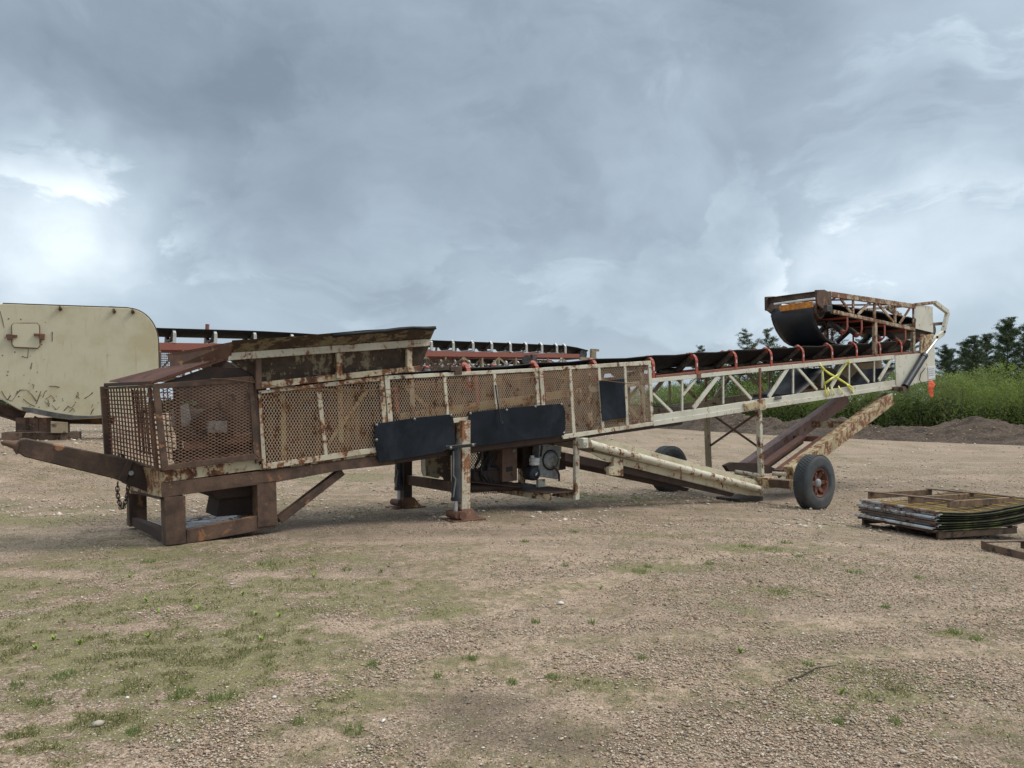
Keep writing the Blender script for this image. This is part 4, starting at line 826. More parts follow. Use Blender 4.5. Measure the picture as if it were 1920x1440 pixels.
part('bay_plate', 'rustd', lambda m: m.plate([S(884, 905, .55), S(975, 915, .55), S(960, 905, 1.15), S(880, 900, 1.15)], (0, 0, .02)))
part('tab_plate', 'rustd', lambda m: Q(m, [(1046, 858), (1061, 862), (1061, 880), (1047, 882)], .9, .03))
# ---- near and far truss
TOPC = [(1222, 709.5), (1310, 701.5), (1425, 689), (1678, 665.5), (1678, 673), (1425, 697), (1310, 709), (1222, 717.5)]
BOTC = [(1224, 778.5), (1333, 763), (1433, 747.5), (1680, 712.5), (1680, 728), (1433, 766), (1333, 782), (1226, 798.5)]
BOTL = [(1224, 790), (1333, 774), (1433, 758), (1680, 722), (1680, 728.5), (1433, 766.5), (1333, 782.5), (1226, 799)]
diag = [((1225, 738), (1261, 773), 5.5), ((1306, 711), (1281, 742), 4.5), ((1347, 706), (1301, 766), 8.5), ((1368, 703), (1410, 748), 6), ((1479, 689), (1442, 745), 8), ((1495, 688), (1533, 731), 5.5),
        ((1588, 677), (1559, 726), 7.5), ((1600, 680), (1630, 716), 5.2), ((1674, 671), (1649, 713), 7)]
post = [(1280, 711, 772, 5), (1357, 704, 757, 4.3), (1488, 690, 738, 4.2), (1543, 685, 728, 5), (1593, 680, 722, 4), (1640, 676, 716, 3.6)]
def truss(dv, chord, web):
    t1 = part('truss_chord', chord, lambda m: Q(m, TOPC, 0, .06, dv)); part('truss_chord', chord, lambda m: Q(m, BOTC, .004, .06, dv))
    part('truss_lip', chord, lambda m: Q(m, BOTL, -.012, .015, dv))
    for a, b, w_ in diag: part('truss_diagonal', web, lambda m: strip(m, a, b, w_, .010, .035, dv))
    for x, y0, y1, w_ in post: part('truss_post', web, lambda m: strip(m, (x, y0), (x, y1), w_, .014, .03, dv))
    part('truss_post', 'rustred', lambda m: strip(m, (1426, 690), (1426, 752), 5.5, -.02, .03, dv))
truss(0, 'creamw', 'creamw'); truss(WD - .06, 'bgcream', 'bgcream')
part('rusty_sleeve', 'ladder', lambda m: (Q(m, [(1397, 757), (1431, 752), (1431, 765), (1398, 770)], -.05, .06), Q(m, [(1424, 750), (1435, 748), (1436, 768), (1425, 770)], -.055, .06)))
part('clamp_plate', 'rustred', lambda m: Q(m, [(1308, 700), (1315, 699), (1315, 709), (1308, 710)], -.02, .03))
pl = part('serial_plate', 'black', lambda m: Q(m, [(1453, 744.5), (1465.5, 743), (1465.5, 748), (1453, 749.5)], -.022, .008), bev=0)
part('plate_text', 'grey', lambda m: [Q(m, [(1454.3 + 2.2 * k, 745.6 - .26 * k), (1455.6 + 2.2 * k, 745.4 - .26 * k), (1455.6 + 2.2 * k, 747.8 - .26 * k), (1454.3 + 2.2 * k, 748 - .26 * k)], -.025, .003) for k in range(5)], pl, bev=0)
for px_, py_ in ((1235, 705), (1320, 700), (1400, 694), (1480, 686), (1560, 678), (1640, 671)):
    a = S(px_, py_ + 6, 0); part('cross_member', 'rustd', lambda m: m.bar(a + Vector((0, .05, 0)), a + Vector((0, WD - .05, 0)), .06, .06))
for px_, py_ in ((1270, 785), (1440, 757), (1600, 733)):
    a = S(px_, py_, 0); part('cross_member', 'bgcream', lambda m: m.bar(a + Vector((0, .05, 0)), a + Vector((0, WD - .05, 0)), .06, .07))
# end plates and folded hinge
part('end_plate', 'creamw', lambda m: (Q(m, [(1678.5, 666.5), (1726, 662.5), (1738, 641), (1752, 636), (1754, 712), (1713, 719.5), (1681, 726)], -.015, .02), Q(m, [(1690, 722), (1713, 719), (1713, 722), (1690, 726)], -.01, .1)))
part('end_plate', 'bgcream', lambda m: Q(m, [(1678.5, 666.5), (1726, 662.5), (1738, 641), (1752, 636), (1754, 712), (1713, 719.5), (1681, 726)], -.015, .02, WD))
part('hinge_plate', 'ladder', lambda m: (Q(m, [(1735, 628), (1751, 626), (1752, 638), (1743, 652), (1729, 664), (1731, 655)], -.03, .035), Q(m, [(1729, 626), (1735, 628), (1731, 664), (1726, 664)], -.02, .05)))
def arm(dv, mt):
    pts = [(1756, 567), (1780, 585), (1771, 624), (1748, 641)]
    for i in range(3): part('hinge_arm', mt, lambda m: strip(m, pts[i], pts[i + 1], 8.5 if i < 2 else 10, -.05 + .003 * i, .09, dv), bev=.01)
    part('hinge_pin', 'black', lambda m: [m.tube(S(x, y, -.06) + Vector((0, dv, 0)), S(x, y, .06) + Vector((0, dv, 0)), .035, 12) for x, y in ((1771, 622), (1757, 632))], bev=0)
    part('hinge_arm', 'rusthead', lambda m: strip(m, (1718, 570.5), (1757, 566), 5, -.03, .05, dv))
arm(0, 'creamw'); arm(WD - .15, 'rusthead')
part('hinge_rib', 'rusthead', lambda m: (m.bar(S(1757, 567, 0), S(1757, 567, 0) + Vector((0, WD - .1, 0)), .07, .07), m.bar(S(1774, 606, 0), S(1774, 606, 0) + Vector((0, WD - .1, 0)), .08, .08)))
cyl = part('lift_cylinder', 'navy', lambda m: (m.tube(S(1697, 725, -.12), S(1733, 667, -.12), .082, 20), m.tube(S(1731, 670, -.12), S(1733.5, 666, -.12), .092, 20)), bev=0)
part('cylinder_rod', 'chrome', lambda m: m.tube(S(1733, 667, -.12), S(1756, 637, -.10), .030, 12), cyl, bev=0)
part('cylinder_mount', 'rust', lambda m: (m.bar(S(1672, 729, .0), S(1700, 727, -.1), .14, .09), m.box(S(1690, 730, -.12), (.16, .16, .1))))
part('hose', 'hose', lambda m: m.path([S(1681, 731, -.1), S(1690, 737, -.12), S(1702, 736, -.12), S(1703, 727, -.12)], .011, 6), bev=0)
part('hose', 'hose', lambda m: m.path([S(1680, 752, .05), S(1692, 751, -.1), S(1704, 742, -.14), S(1710, 728, -.14), S(1711, 722, -.1)], .009, 6), bev=0)
part('hose', 'hose', lambda m: m.path([S(1735, 690, -.03), S(1727, 700, -.05), S(1724, 712, -.05), S(1728, 718, -.03)], .011, 6), bev=0)
sg = part('white_placard', 'white', lambda m: Q(m, [(1740, 688), (1753.5, 686), (1754, 709), (1741, 711.5)], -.03, .012))
part('placard_line', 'grey', lambda m: [Q(m, [(1742, 692 + 4 * k), (1751, 690.6 + 4 * k), (1751, 691.6 + 4 * k), (1742, 693 + 4 * k)], -.033, .002) for k in range(4)], sg, bev=0)
# ---- folded head section
HT = [(1557, 546), (1717, 570), (1717, 578.5), (1557, 556)]; HB = [(1563, 580.5), (1717, 614.5), (1717, 620.5), (1563, 587)]
HD = [((1577, 560), (1597, 586), 4.5), ((1630, 569), (1610, 590), 4.5), ((1648, 570), (1677, 604), 5), ((1707, 578), (1688, 607), 4)]
HP = [(1601, 562, 588, 5), (1641, 569, 597, 6), (1679.6, 573, 606, 5.5), (1714, 577, 614, 4.5)]
def head(dv, mt):
    part('head_chord', mt, lambda m: Q(m, HT, 0, .08, dv)); part('head_chord', mt, lambda m: Q(m, HB, 0, .08, dv))
    for a, b, w_ in HD: part('head_diagonal', mt, lambda m: strip(m, a, b, w_, .02, .035, dv))
    for x, y0, y1, w_ in HP: part('head_post', mt, lambda m: strip(m, (x, y0), (x, y1), w_, .024, .04, dv))
    part('bearing_plate', 'rust', lambda m: (Q(m, [(1531, 543.5), (1546, 543), (1558, 549), (1561, 580), (1548, 583), (1533, 570)], -.015, .05, dv)))
head(0, 'rusthead'); head(WD - .15, 'rusthead')
part('head_side_plate', 'creamw', lambda m: Q(m, [(1717, 570), (1749, 575), (1750, 624), (1717, 616)], -.01, .012))
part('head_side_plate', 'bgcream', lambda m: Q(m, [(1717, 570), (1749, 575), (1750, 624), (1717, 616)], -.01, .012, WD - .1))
hw = WD - .12
a = S(1535, 551, 0)
part('head_cross_beam', 'rust', lambda m: m.ibeam(a + Vector((0, .02, 0)), a + Vector((0, hw, 0)), .10, .13, .016))
part('head_end_plate', 'rustd', lambda m: Q(m, [(1436.5, 557), (1449, 556), (1450, 584), (1437, 582)], 1.32, .05))
part('head_brace', 'rustred', lambda m: [m.bar(S(x, y, .1), S(x2, y2, 0) + Vector((0, hw - .1, 0)), .04, .04) for x, y, x2, y2 in ((1575, 553, 1630, 561), (1630, 561, 1575, 553), (1640, 562, 1700, 571), (1700, 571, 1640, 562))])
hp = S(1537, 583, .1)
part('head_pulley', 'rust', lambda m: m.lathe((hp.x, .08, hp.z), (0, 1, 0), [(0, 0), (.05, 0), (.05, .06), (.14, .07), (.155, 0), (.175, 0), (.18, .02), (.18, 1.14), (.17, 1.16), (0, 1.16)], 30), bev=0)
part('pulley_shaft', 'roller', lambda m: (m.tube((hp.x, -.05, hp.z), (hp.x, 1.36, hp.z), .045), m.box((hp.x + .12, -.03, hp.z + .05), (.22, .1, .14))), bev=.005)
part('belt_scraper', 'amber', lambda m: m.plate([S(1461, 573, .98), S(1523, 565, -.06), S(1524, 576, -.06), S(1462, 584, .98)], (.03, 0, 0)), bev=.006)
part('scraper_bar', 'white', lambda m: m.bar(S(1452, 570, 1.02), S(1527, 560, -.1), .05, .04))
o = part('scraper_seam', 'rust', lambda m: [m.bar(S(1461 + 62 * k, 573 - 8 * k, .98 - 1.04 * k) + Vector((-.006, 0, 0)), S(1462 + 62 * k, 584 - 8 * k, .98 - 1.04 * k) + Vector((-.006, 0, 0)), .008, .006) for k in (.2, .38, .62, .8)], bev=0)
# slack belt from head pulley down to the lower belt
def f(m):
    prof = [S(x, y, .12) for x, y in ((1548, 572), (1540, 566), (1531, 570), (1526.5, 578), (1527, 590), (1530, 602), (1535, 614), (1542, 626), (1550, 636), (1560, 643), (1575, 648), (1590, 648))]
    rows = []
    for i, p in enumerate(prof):
        rows.append([Vector((p.x, v_, p.z + .02 * math.cos(math.pi * (v_ - .12) / 1.1 * 2) * (i > 4))) for v_ in np.linspace(.14, 1.24, 9)])
    m.sheet(rows)
part('slack_belt', 'beltg', f, bev=0, solid=.014)
def f(m):
    for ofs, vv in ((.0, .18),):
        prof = [S(x, y, .12) for x, y in ((1548, 584), (1600, 597), (1650, 608), (1717, 623), (1752, 632))]
        m.sheet([[Vector((p.x, v_, p.z - (.0 if .3 < v_ < 1.1 else -.10))) for v_ in (.14, .4, 1.0, 1.26)] for p in prof])
        prof = [S(x, y, .12) for x, y in ((1540, 566), (1600, 578), (1650, 586), (1717, 597), (1752, 604))]
        m.sheet([[Vector((p.x, v_, p.z)) for v_ in (.14, .6, 1.26)] for p in prof])
part('head_belt', 'belt', f, bev=0, solid=.014)
part('head_tail_roller', 'roller', lambda m: m.tube(S(1750, 618, .1), S(1750, 618, .1) + Vector((0, 1.2, 0)), .16, 22), bev=0)
for (x, y0, y1, w_) in ((1643, 604, 667, 9), (1714.5, 622, 661, 8)):
    part('fold_support', 'rusthead' if x < 1700 else 'bgcream', lambda m: strip(m, (x, y0), (x, y1), w_, .0, .08))
    part('fold_support', 'rusthead', lambda m: strip(m, (x, y0), (x, y1), w_, .0, .08, WD - .16))
# ---- idlers
def make_idler(zs=1.):
    mb = MB(); pr = [(.02, 0), (.02, .25), (.045, .32), (.10, .375), (.16, .40)]
    for sgn in (0, 1):
        q = [(v_ if not sgn else WD - v_, z_) for v_, z_ in pr]
        for i in range(4): mb.bar((0, q[i][0], q[i][1] * zs), (0, q[i + 1][0], q[i + 1][1] * zs), .075, .014, up=(0, 1, 0) if i == 0 else (0, 0, 1))
        mb.bar((0, q[4][0], q[4][1] * zs), (0, q[4][0] + (.06 if not sgn else -.06), (q[4][1] - .03) * zs), .06, .05)
    mb.bar((.0, 0.02, .02 * zs), (0, WD - .02, .02 * zs), .09, .045)
    mb.bar((0, .50, .03 * zs), (0, .50, .15 * zs), .05, .02); mb.bar((0, WD - .5, .03 * zs), (0, WD - .5, .15 * zs), .05, .02)
    i = mb.build('idler', M['red'], None, .003)
    for p_, q_ in (((0, .17, .335), (0, .48, .085)), ((0, .53, .075), (0, WD - .53, .075)), ((0, WD - .17, .335), (0, WD - .48, .085))):
        r_ = MB(); P_, Q_ = Vector((p_[0], p_[1], p_[2] * zs)), Vector((q_[0], q_[1], q_[2] * zs)); r_.tube(P_, Q_, .066, 16); d_ = (Q_ - P_).normalized()
        r_.tube(P_ - d_ * .03, Q_ + d_ * .03, .030, 8); r_.build('roller', M['roller'], i)
    e_ = MB(); e_.tube(Vector((0, .115, .378 * zs)), Vector((0, .18, .325 * zs)), .060, 14); e_.build('roller_cap', M['red'], i)
    if zs > 0:
        s_ = MB(); s_.box((-.0, .010, .17), (.022, .008, .07)); s_.build('sticker', M['white'], i)
    return i
def put_idlers(px_list, chordfn, zs=1.):
    first = None
    for x in px_list:
        p = S(x, chordfn(x), 0.)
        if first is None: first = make_idler(zs); o = first; o.parent = CV
        else: o = copy_tree(first, CV)
        o.location = (p.x, 0, p.z)
lin = lambda pts: (lambda x: float(np.interp(x, [p[0] for p in pts], [p[1] for p in pts])))
chord = lin([(700, 745), (880, 731), (1010, 724), (1120, 716), (1222, 709), (1425, 689), (1678, 665), (1740, 659)])
put_idlers([881, 1010, 1120, 1227, 1308, 1382, 1448, 1508, 1562, 1608, 1652, 1692, 1728], chord)
put_idlers([1617, 1660, 1699, 1590], lin([(1563, 588), (1717, 621)]), -1.)
part('idler_rail', 'rustred', lambda m: (Q(m, [(1230, 704), (1425, 684.5), (1730, 657), (1730, 662), (1425, 689), (1230, 709)], .02, .04), Q(m, [(1230, 704), (1425, 684.5), (1730, 657), (1730, 662), (1425, 689), (1230, 709)], .02, .04, WD - .08)))
# ---- carrying belt in its trough
edge = lin([(560, 712), (700, 703), (790, 697), (1000, 681), (1120, 673), (1240, 665.5), (1400, 655), (1520, 648.5), (1600, 645), (1735, 637)])
def f(m):
    rows = []; xs = [560, 640, 720, 790, 840, 881, 945, 1010, 1065, 1120, 1174, 1227, 1268, 1308, 1345, 1382, 1415, 1448, 1478, 1508, 1535, 1562, 1585, 1608, 1630, 1652, 1692, 1728]
    tops = {881, 1010, 1120, 1227, 1308, 1382, 1448, 1508, 1562, 1608, 1652, 1692, 1728}
    for x in xs:
        e = S(x, edge(x), .10); sg_ = 0 if x in tops or x < 881 else .022
        rows.append([Vector((e.x, v_, e.z + z_ - sg_)) for v_, z_ in ((.10, 0), (.18, -.035), (.36, -.16), (.47, -.225), (.6, -.25), (.725, -.255), (.85, -.25), (.98, -.225), (1.09, -.16), (1.27, -.035), (1.35, 0))])
    m.sheet(rows)
part('carrying_belt', 'belt', f, bev=0, solid=.016)
# ---- slack return belt inside the truss
def f(m):
    prof = [(1440, 765), (1500, 738), (1520, 720), (1535, 703), (1547, 690), (1560, 690), (1575, 700), (1605, 722), (1630, 730), (1655, 716), (1668, 702), (1678, 690)]
    rows = []
    for x, y in prof: p = S(x, y, .25); rows.append([Vector((p.x, v_, p.z)) for v_ in (.25, .6, .9, 1.22)])
    m.sheet(rows)
    prof = [(1226, 762), (1262, 764), (1300, 766)]
    m.sheet([[Vector((S(x, y, .25).x, v_, S(x, y, .25).z + (.03 if v_ > .5 else 0))) for v_ in (.25, .6, 1.22)] for x, y in prof])
part('return_belt', 'beltg', f, bev=0, solid=.014)
part('return_roller', 'rust', lambda m: m.tube(S(1545, 724, .2), S(1545, 724, .2) + Vector((0, 1.0, 0)), .06, 14), bev=0)
part('cross_member', 'rust', lambda m: m.bar(S(1500, 742, .1), S(1500, 742, .1) + Vector((0, 1.2, 0)), .05, .09))
# ---- legs to the axle, cross bracing
nl0, nl1 = S(1426, 765, 0), S(1431, 892, 0)
part('support_leg', 'cream', lambda m: m.bar(nl0 + Vector((0, .05, 0)), nl1 + Vector((0, .05, 0)), .10, .10, up=(0, 1, 0)))
f0 = Vector((nl0.x, WD - .05, nl0.z)); f1 = Vector((nl1.x, WD - .05, nl1.z + .05))
part('support_leg', 'bgcream', lambda m: m.bar(f0, f1, .10, .10, up=(0, 1, 0)))
for a, b in (((nl0, .08), (f1, .62)), ((f0, .08), (nl1, .60))):
    p = a[0] + Vector((0, .04 if a[0] is nl0 else -.04, -a[1])); tgt = b[0]; src = a[0]
    q = Vector((tgt.x, tgt.y + (.06 if tgt is nl1 else -.04), src.z + (tgt.z - src.z) * b[1]))
    part('cross_brace', 'rust', lambda m: m.bar(p, q, .012, .05))
AU = nl1.x; az = S(1450, 903, -.05).z
part('axle_box', 'ladder', lambda m: (m.box((AU + .0, .02, az), (.26, .42, .22)), m.box((AU, WD - .02, az), (.26, .42, .22))), bev=.01)
part('axle_beam', 'rust', lambda m: (m.bar((AU, -.98, az), (AU, WD + .98, az), .15, .16), m.box((AU, -.88, az), (.2, .05, .24)), m.box((AU, WD + .88, az), (.2, .05, .24))))
for v_ in (-.72, WD + .72): part('axle_gusset', 'ladder', lambda m: m.box((AU, v_, az), (.17, .12, .19)))
# ---- boom struts from the bay back to the axle
M['strutp'] = painted('strut_cream_paint', (.66, .60, .43), .12, 5, orange=.5, off=19)
def boom(dv, mt, tube=True):
    part('strut_plate', mt, lambda m: Q(m, [(1100, 822), (1150, 826), (1413, 899), (1432, 912), (1428, 921), (1408, 914), (1165, 848), (1102, 836)], .03, .03, dv))
    part('strut_plate', mt, lambda m: (Q(m, [(1104, 846), (1408, 914), (1430, 920), (1430, 928), (1402, 929), (1172, 874), (1130, 862)], -.0, .03, dv)))
    part('strut_beam', 'rustd', lambda m: Q(m, [(1060, 850), (1172, 874), (1378, 925), (1372, 931), (1160, 885), (1060, 864)], .06, .12, dv))
    if tube:
        part('strut_tube', 'cream', lambda m: (m.tube(S(1103, 832, -.07) + Vector((0, dv, 0)), S(1427, 918, -.07) + Vector((0, dv, 0)), .070, 20), m.tube(S(1103, 832, -.07) + Vector((0, dv, 0)), S(1108, 833.3, -.07) + Vector((0, dv, 0)), .078, 20)), bev=0)
        part('tube_bracket', 'creamw', lambda m: (Q(m, [(1093, 822), (1103, 821), (1104, 840), (1095, 841)], -.14, .15, dv), m.tube(S(1098, 833, -.16) + Vector((0, dv, 0)), S(1098, 833, -.13) + Vector((0, dv, 0)), .03, 12)), bev=.008)
        part('strut_foot', 'creamr', lambda m: (Q(m, [(1151, 858), (1169, 860), (1169, 893), (1142, 891), (1142, 877), (1151, 874)], -.06, .12, dv)), bev=.006)
boom(0, 'strutp'); boom(WD - .3, 'bgcream', False)
part('pivot_bar', 'cream', lambda m: m.tube(S(1378, 885, .4), S(1432, 893, .02), .05), bev=0); part('pivot_bar', 'cream', lambda m: m.tube(S(1448, 888, .25), S(1474, 889, .0), .045), bev=0)
part('rocker_plate', 'rustd', lambda m: (Q(m, [(1360, 873), (1374, 867), (1430, 869), (1466, 883), (1463, 886), (1440, 888), (1368, 884)], .55, .10)))
part('rocker_plate', 'cream', lambda m: Q(m, [(1414, 898), (1432, 888), (1434, 912), (1416, 906)], .1, .03))
# ---- long lift frame behind the axle
def lift(dv, mt):
    p, q = S(1488, 889, -.02), S(1674, 748, -.02)
    m = MB(); m.sweep(p + Vector((0, dv, 0)), q + Vector((0, dv, 0)), [(-.12, -.14), (.12, -.14), (.12, .16), (-.12, .16)], up=(0, 0, 1)); m.build('lift_beam', M[mt], CV, .006)
    return p, q
lp, lq = lift(.10, 'ladder'); lift(WD - .16, 'purple')
for k, mt in ((.62, 'ladder'),):
    c = lp + (lq - lp) * k; part('lift_cross_beam', mt, lambda m: m.bar(c + Vector((0, .14, 0)), c + Vector((0, WD - .2, 0)), .16, .16))
for v_ in (.38, .93):
    a, b = lp + (lq - lp) * .0, lp + (lq - lp) * .42
    part('slide_rail', 'rustred', lambda m: m.sweep(a + Vector((0, v_, .02)), b + Vector((0, v_, .02)), [(-.11, -.02), (.11, -.02), (.11, .045), (-.11, .045)]))
    part('rail_web', 'black', lambda m: m.sweep(a + Vector((0, v_, -.05)), b + Vector((0, v_, -.05)), [(-.02, -.07), (.02, -.07), (.02, .045), (-.02, .045)]))
c = lp + (lq - lp) * .43; part('lift_cross_beam', 'rustred', lambda m: m.bar(c + Vector((0, .14, -.02)), c + Vector((0, WD - .2, -.02)), .12, .13))
# ---- wheels
TR = .535
def wheel(v_, zg, sgn):
    c = Vector((AU, v_, zg + TR - .015)); ax = Vector((0, -1, 0)) * sgn
    w_ = MB()   # empty wheel parent carries hub
    e_ = MB(); e_.lathe(c, ax, [(0, -.16), (.10, -.16), (.10, .05), (.085, .06), (.075, .10), (.05, .115), (0, .115)], 24)
    wh = e_.build('wheel', M['grey'], CV)
    ty = MB(); r0 = TR - .265
    pr = [(r0, -.11), (r0 + .02, -.125), (r0 + .10, -.15), (TR - .07, -.152), (TR - .02, -.135), (TR, -.11), (TR + .002, 0), (TR, .11), (TR - .02, .135), (TR - .07, .152), (r0 + .10, .15), (r0 + .06, .153), (r0 + .02, .125), (r0, .11)]
    ty.lathe(c, ax, pr, 64); a = ax.orthogonal().normalized(); b = ax.cross(a)
    tyre = ty.build('tyre', M['tyre'], wh)
    for vv in tyre.data.vertices:          # flattened where it stands
        if vv.co.z < zg + .0: vv.co.z = zg + .0
    tr = MB(); N_ = 52
    for k in range(N_):
        for j, o_ in enumerate((-.098, -.050, 0, .050, .098)):
            th = 2 * math.pi * (k + .5 * (j % 2)) / N_; d_ = a * math.cos(th) + b * math.sin(th); tg = -a * math.sin(th) + b * math.cos(th)
            cc_ = c + ax * o_ + d_ * (TR + .003)
            if cc_.z < zg + .01: continue
            lx, lw = .026, .0205
            tr.plate([cc_ + tg * lx + ax * lw, cc_ - tg * lx + ax * lw, cc_ - tg * lx - ax * lw, cc_ + tg * lx - ax * lw], d_ * .010)
    tr.build('tread', M['tyre'], tyre)
    rm = MB(); rm.lathe(c, ax, [(r0 + .012, .122), (r0 + .018, .128), (r0 - .012, .118), (r0 - .02, .09), (r0 - .05, .04), (r0 - .05, -.10), (r0 + .01, -.12)], 40)
    for k in range(6):
        th = 2 * math.pi * k / 6 + .3; d_ = a * math.cos(th) + b * math.sin(th); tg = -a * math.sin(th) + b * math.cos(th)
        rm.plate([c + d_ * .07 + tg * .050 + ax * .02, c + d_ * .07 - tg * .050 + ax * .02, c + d_ * (r0 - .04) - tg * .034 + ax * .05, c + d_ * (r0 - .04) + tg * .034 + ax * .05], ax * .045)
        rm.tube(c + d_ * (r0 - .045) + ax * .05, c + d_ * (r0 - .045) + ax * .125, .022, 8)
    rm.build('rim', M['rim'], wh, .004)
    return wh
zn = gzl(MF, AU, -1.24); zf_ = gzl(MF, AU, 2.6)
wheel(-1.16, zn, 1); wheel(WD + 1.12, zf_, -1)
# ---- tow tongue
a, b = S(30, 833, .75), S(240, 884, .75)
tb = part('tow_tongue', 'rust', lambda m: (Q(m, [(38, 824), (50, 822), (242, 861), (236, 903), (46, 857), (36, 850)], .62, .22), Q(m, [(34, 828), (40, 823), (42, 853), (30, 846)], .66, .14)), bev=.012)
part('collar', 'rustd', lambda m: (Q(m, [(240, 862), (250, 864), (236, 905), (222, 901)], .57, .32)), tb)
part('tow_tip', 'rust', lambda m: m.path([S(2, 829, .73), S(6, 830, .73), S(14, 831, .73), S(28, 834, .73), S(40, 840, .73)], [.012, .03, .035, .05, .09], 12), tb, bev=0)
part('tongue_pin', 'bolt', lambda m: m.tube(S(246, 887, .55), S(246, 887, .62), .03, 10), tb, bev=0)
part('tongue_mount', 'rustd', lambda m: Q(m, [(235, 863), (300, 880), (300, 930), (236, 908)], .60, .30))
def f(m):
    pts = [S(x, y, .56) for x, y in ((221, 903), (220, 914), (220.5, 926), (223, 940), (227, 952), (231, 951), (236, 938), (239, 925), (240, 912), (237, 906))]
    L = []; st = .050
    for i in range(len(pts) - 1):
        n_ = max(1, round((pts[i + 1] - pts[i]).length / st))
        for k in range(n_): L.append(pts[i].lerp(pts[i + 1], k / n_))
    L.append(pts[-1])
    for i in range(len(L) - 1):
        p, q = L[i], L[i + 1]; d_ = (q - p).normalized(); s_ = Vector((1, 0, 0)) if i % 2 else Vector((0, 1, 0)); s_ = (s_ - d_ * s_.dot(d_)).normalized(); c_ = (p + q) / 2; l_ = st * .72
        ring = [c_ + d_ * (math.copysign(max(0, l_ - .018), math.cos(t_)) + .018 * math.cos(t_)) + s_ * .018 * math.sin(t_) for t_ in np.linspace(0, 2 * math.pi, 13)]
        m.path(ring, .0065, 5, False)
part('safety_chain', 'rustd', f, bev=0)
part('toggle_bar', 'rustd', lambda m: m.path([S(222, 861, .9), S(224, 850, .9), S(231, 853, .9), S(232, 863, .9)], .014, 6), bev=0)
# ---- things tied to the machine
rp = MB(); rp.path([S(x, y, -.075) for x, y in ((396, 709.5), (430, 711), (470, 716), (510, 723), (560, 730), (600, 731), (650, 732), (720, 731), (780, 725), (838, 717), (900, 716), (960, 713), (1006, 706), (1060, 711), (1090, 716), (1130, 713), (1180, 719), (1222, 722))], .006, 6)
tag(rp.build('twine', M['rope'], None), 'thin tan twine strung along the mesh guards of the long conveyor', 'twine')
bpy.data.objects['twine'].location = MF.O; bpy.data.objects['twine'].rotation_euler = (0, 0, ALPHA)
tp = MB()
def tapeseg(pts, w_=.055):
    P_ = [S(x, y, v_) for x, y, v_ in pts]
    rows = []
    for i, p in enumerate(P_):
        d_ = (P_[min(i + 1, len(P_) - 1)] - P_[max(i - 1, 0)]).normalized(); n_ = Vector((-d_.z, 0, d_.x)) + Vector((0, .5 * math.sin(i * 1.7), 0)); n_.normalize(); rows.append([p - n_ * w_ / 2, p + n_ * w_ / 2])
    tp.sheet(rows, True)
for s_ in ([(1540, 684, -.03), (1541, 690, -.04), (1556, 701, -.04), (1572, 710, -.03), (1588, 720, -.03), (1599, 727, -.03)], [(1548, 718, -.03), (1560, 710, -.04), (1572, 703, -.04), (1584, 688, -.04), (1591, 678, -.03)],
           [(1541, 690, -.035), (1545, 712, -.035), (1549, 735, -.035), (1549, 744, -.035)], [(1592, 677, -.04), (1589, 673, -.05), (1594, 682, -.05)], [(1552, 727, -.035), (1555, 735, -.04), (1556, 743, -.035)],
           [(1559, 726, -.035), (1563, 734, -.04), (1564, 741, -.035)], [(1572, 724, -.035), (1577, 732, -.04), (1580, 739, -.035)], [(1588, 721, -.035), (1595, 729, -.04), (1598, 736, -.035)], [(1599, 727, -.035), (1598, 733, -.04), (1599, 738, -.035)], [(1538, 680, -.04), (1540, 687, -.06), (1546, 693, -.05)]):
    tapeseg(s_)
o = tp.build('caution_tape', M['tape'], None, solid=.003); o.location = MF.O; o.rotation_euler = (0, 0, ALPHA)
tag(o, 'yellow caution tape tied in a cross round the cream truss of the long conveyor', 'tape')
fg = MB(); rows = []
for i, (x0, x1, y0, y1) in enumerate(((1742, 1746, 714, 713), (1741, 1751, 719, 717), (1740, 1754, 724, 721), (1739.5, 1751, 730, 727), (1742, 1749, 736, 733), (1744, 1750, 741, 739), (1746, 1749, 745.5, 744))):
    p, q = S(x0, y0, -.06), S(x1, y1, -.06); rows.append([p, p.lerp(q, .35) + Vector((0, .05 * math.sin(i * 1.4 + 1), 0)), p.lerp(q, .7) + Vector((0, -.05 * math.sin(i * 1.1), 0)), q])
fg.sheet(rows); o = fg.build('warning_flag', M['orange'], None, solid=.004); o.location = MF.O; o.rotation_euler = (0, 0, ALPHA)
tag(o, 'ragged orange warning flag hanging from the raised end of the long conveyor', 'flag')
pk = MB(); a = S(1402, 928, .1); pk.box((0, 0, 0), (.78, .6, .09))
o = pk.build('wood_block', rusty('weathered_dark_wood', (.035, .028, .022), (.07, .055, .042), None, 4), None, .006); w_ = MF.wld((a.x, .3, 0)); M['darkwood'] = o.data.materials[0]
o.location = (w_.x, w_.y, float(gz(w_.x, w_.y)) + .04); o.rotation_euler = (0, 0, ALPHA)
tag(o, 'flat dark wood block lying under the low end of the cream strut by the axle', 'wood block')
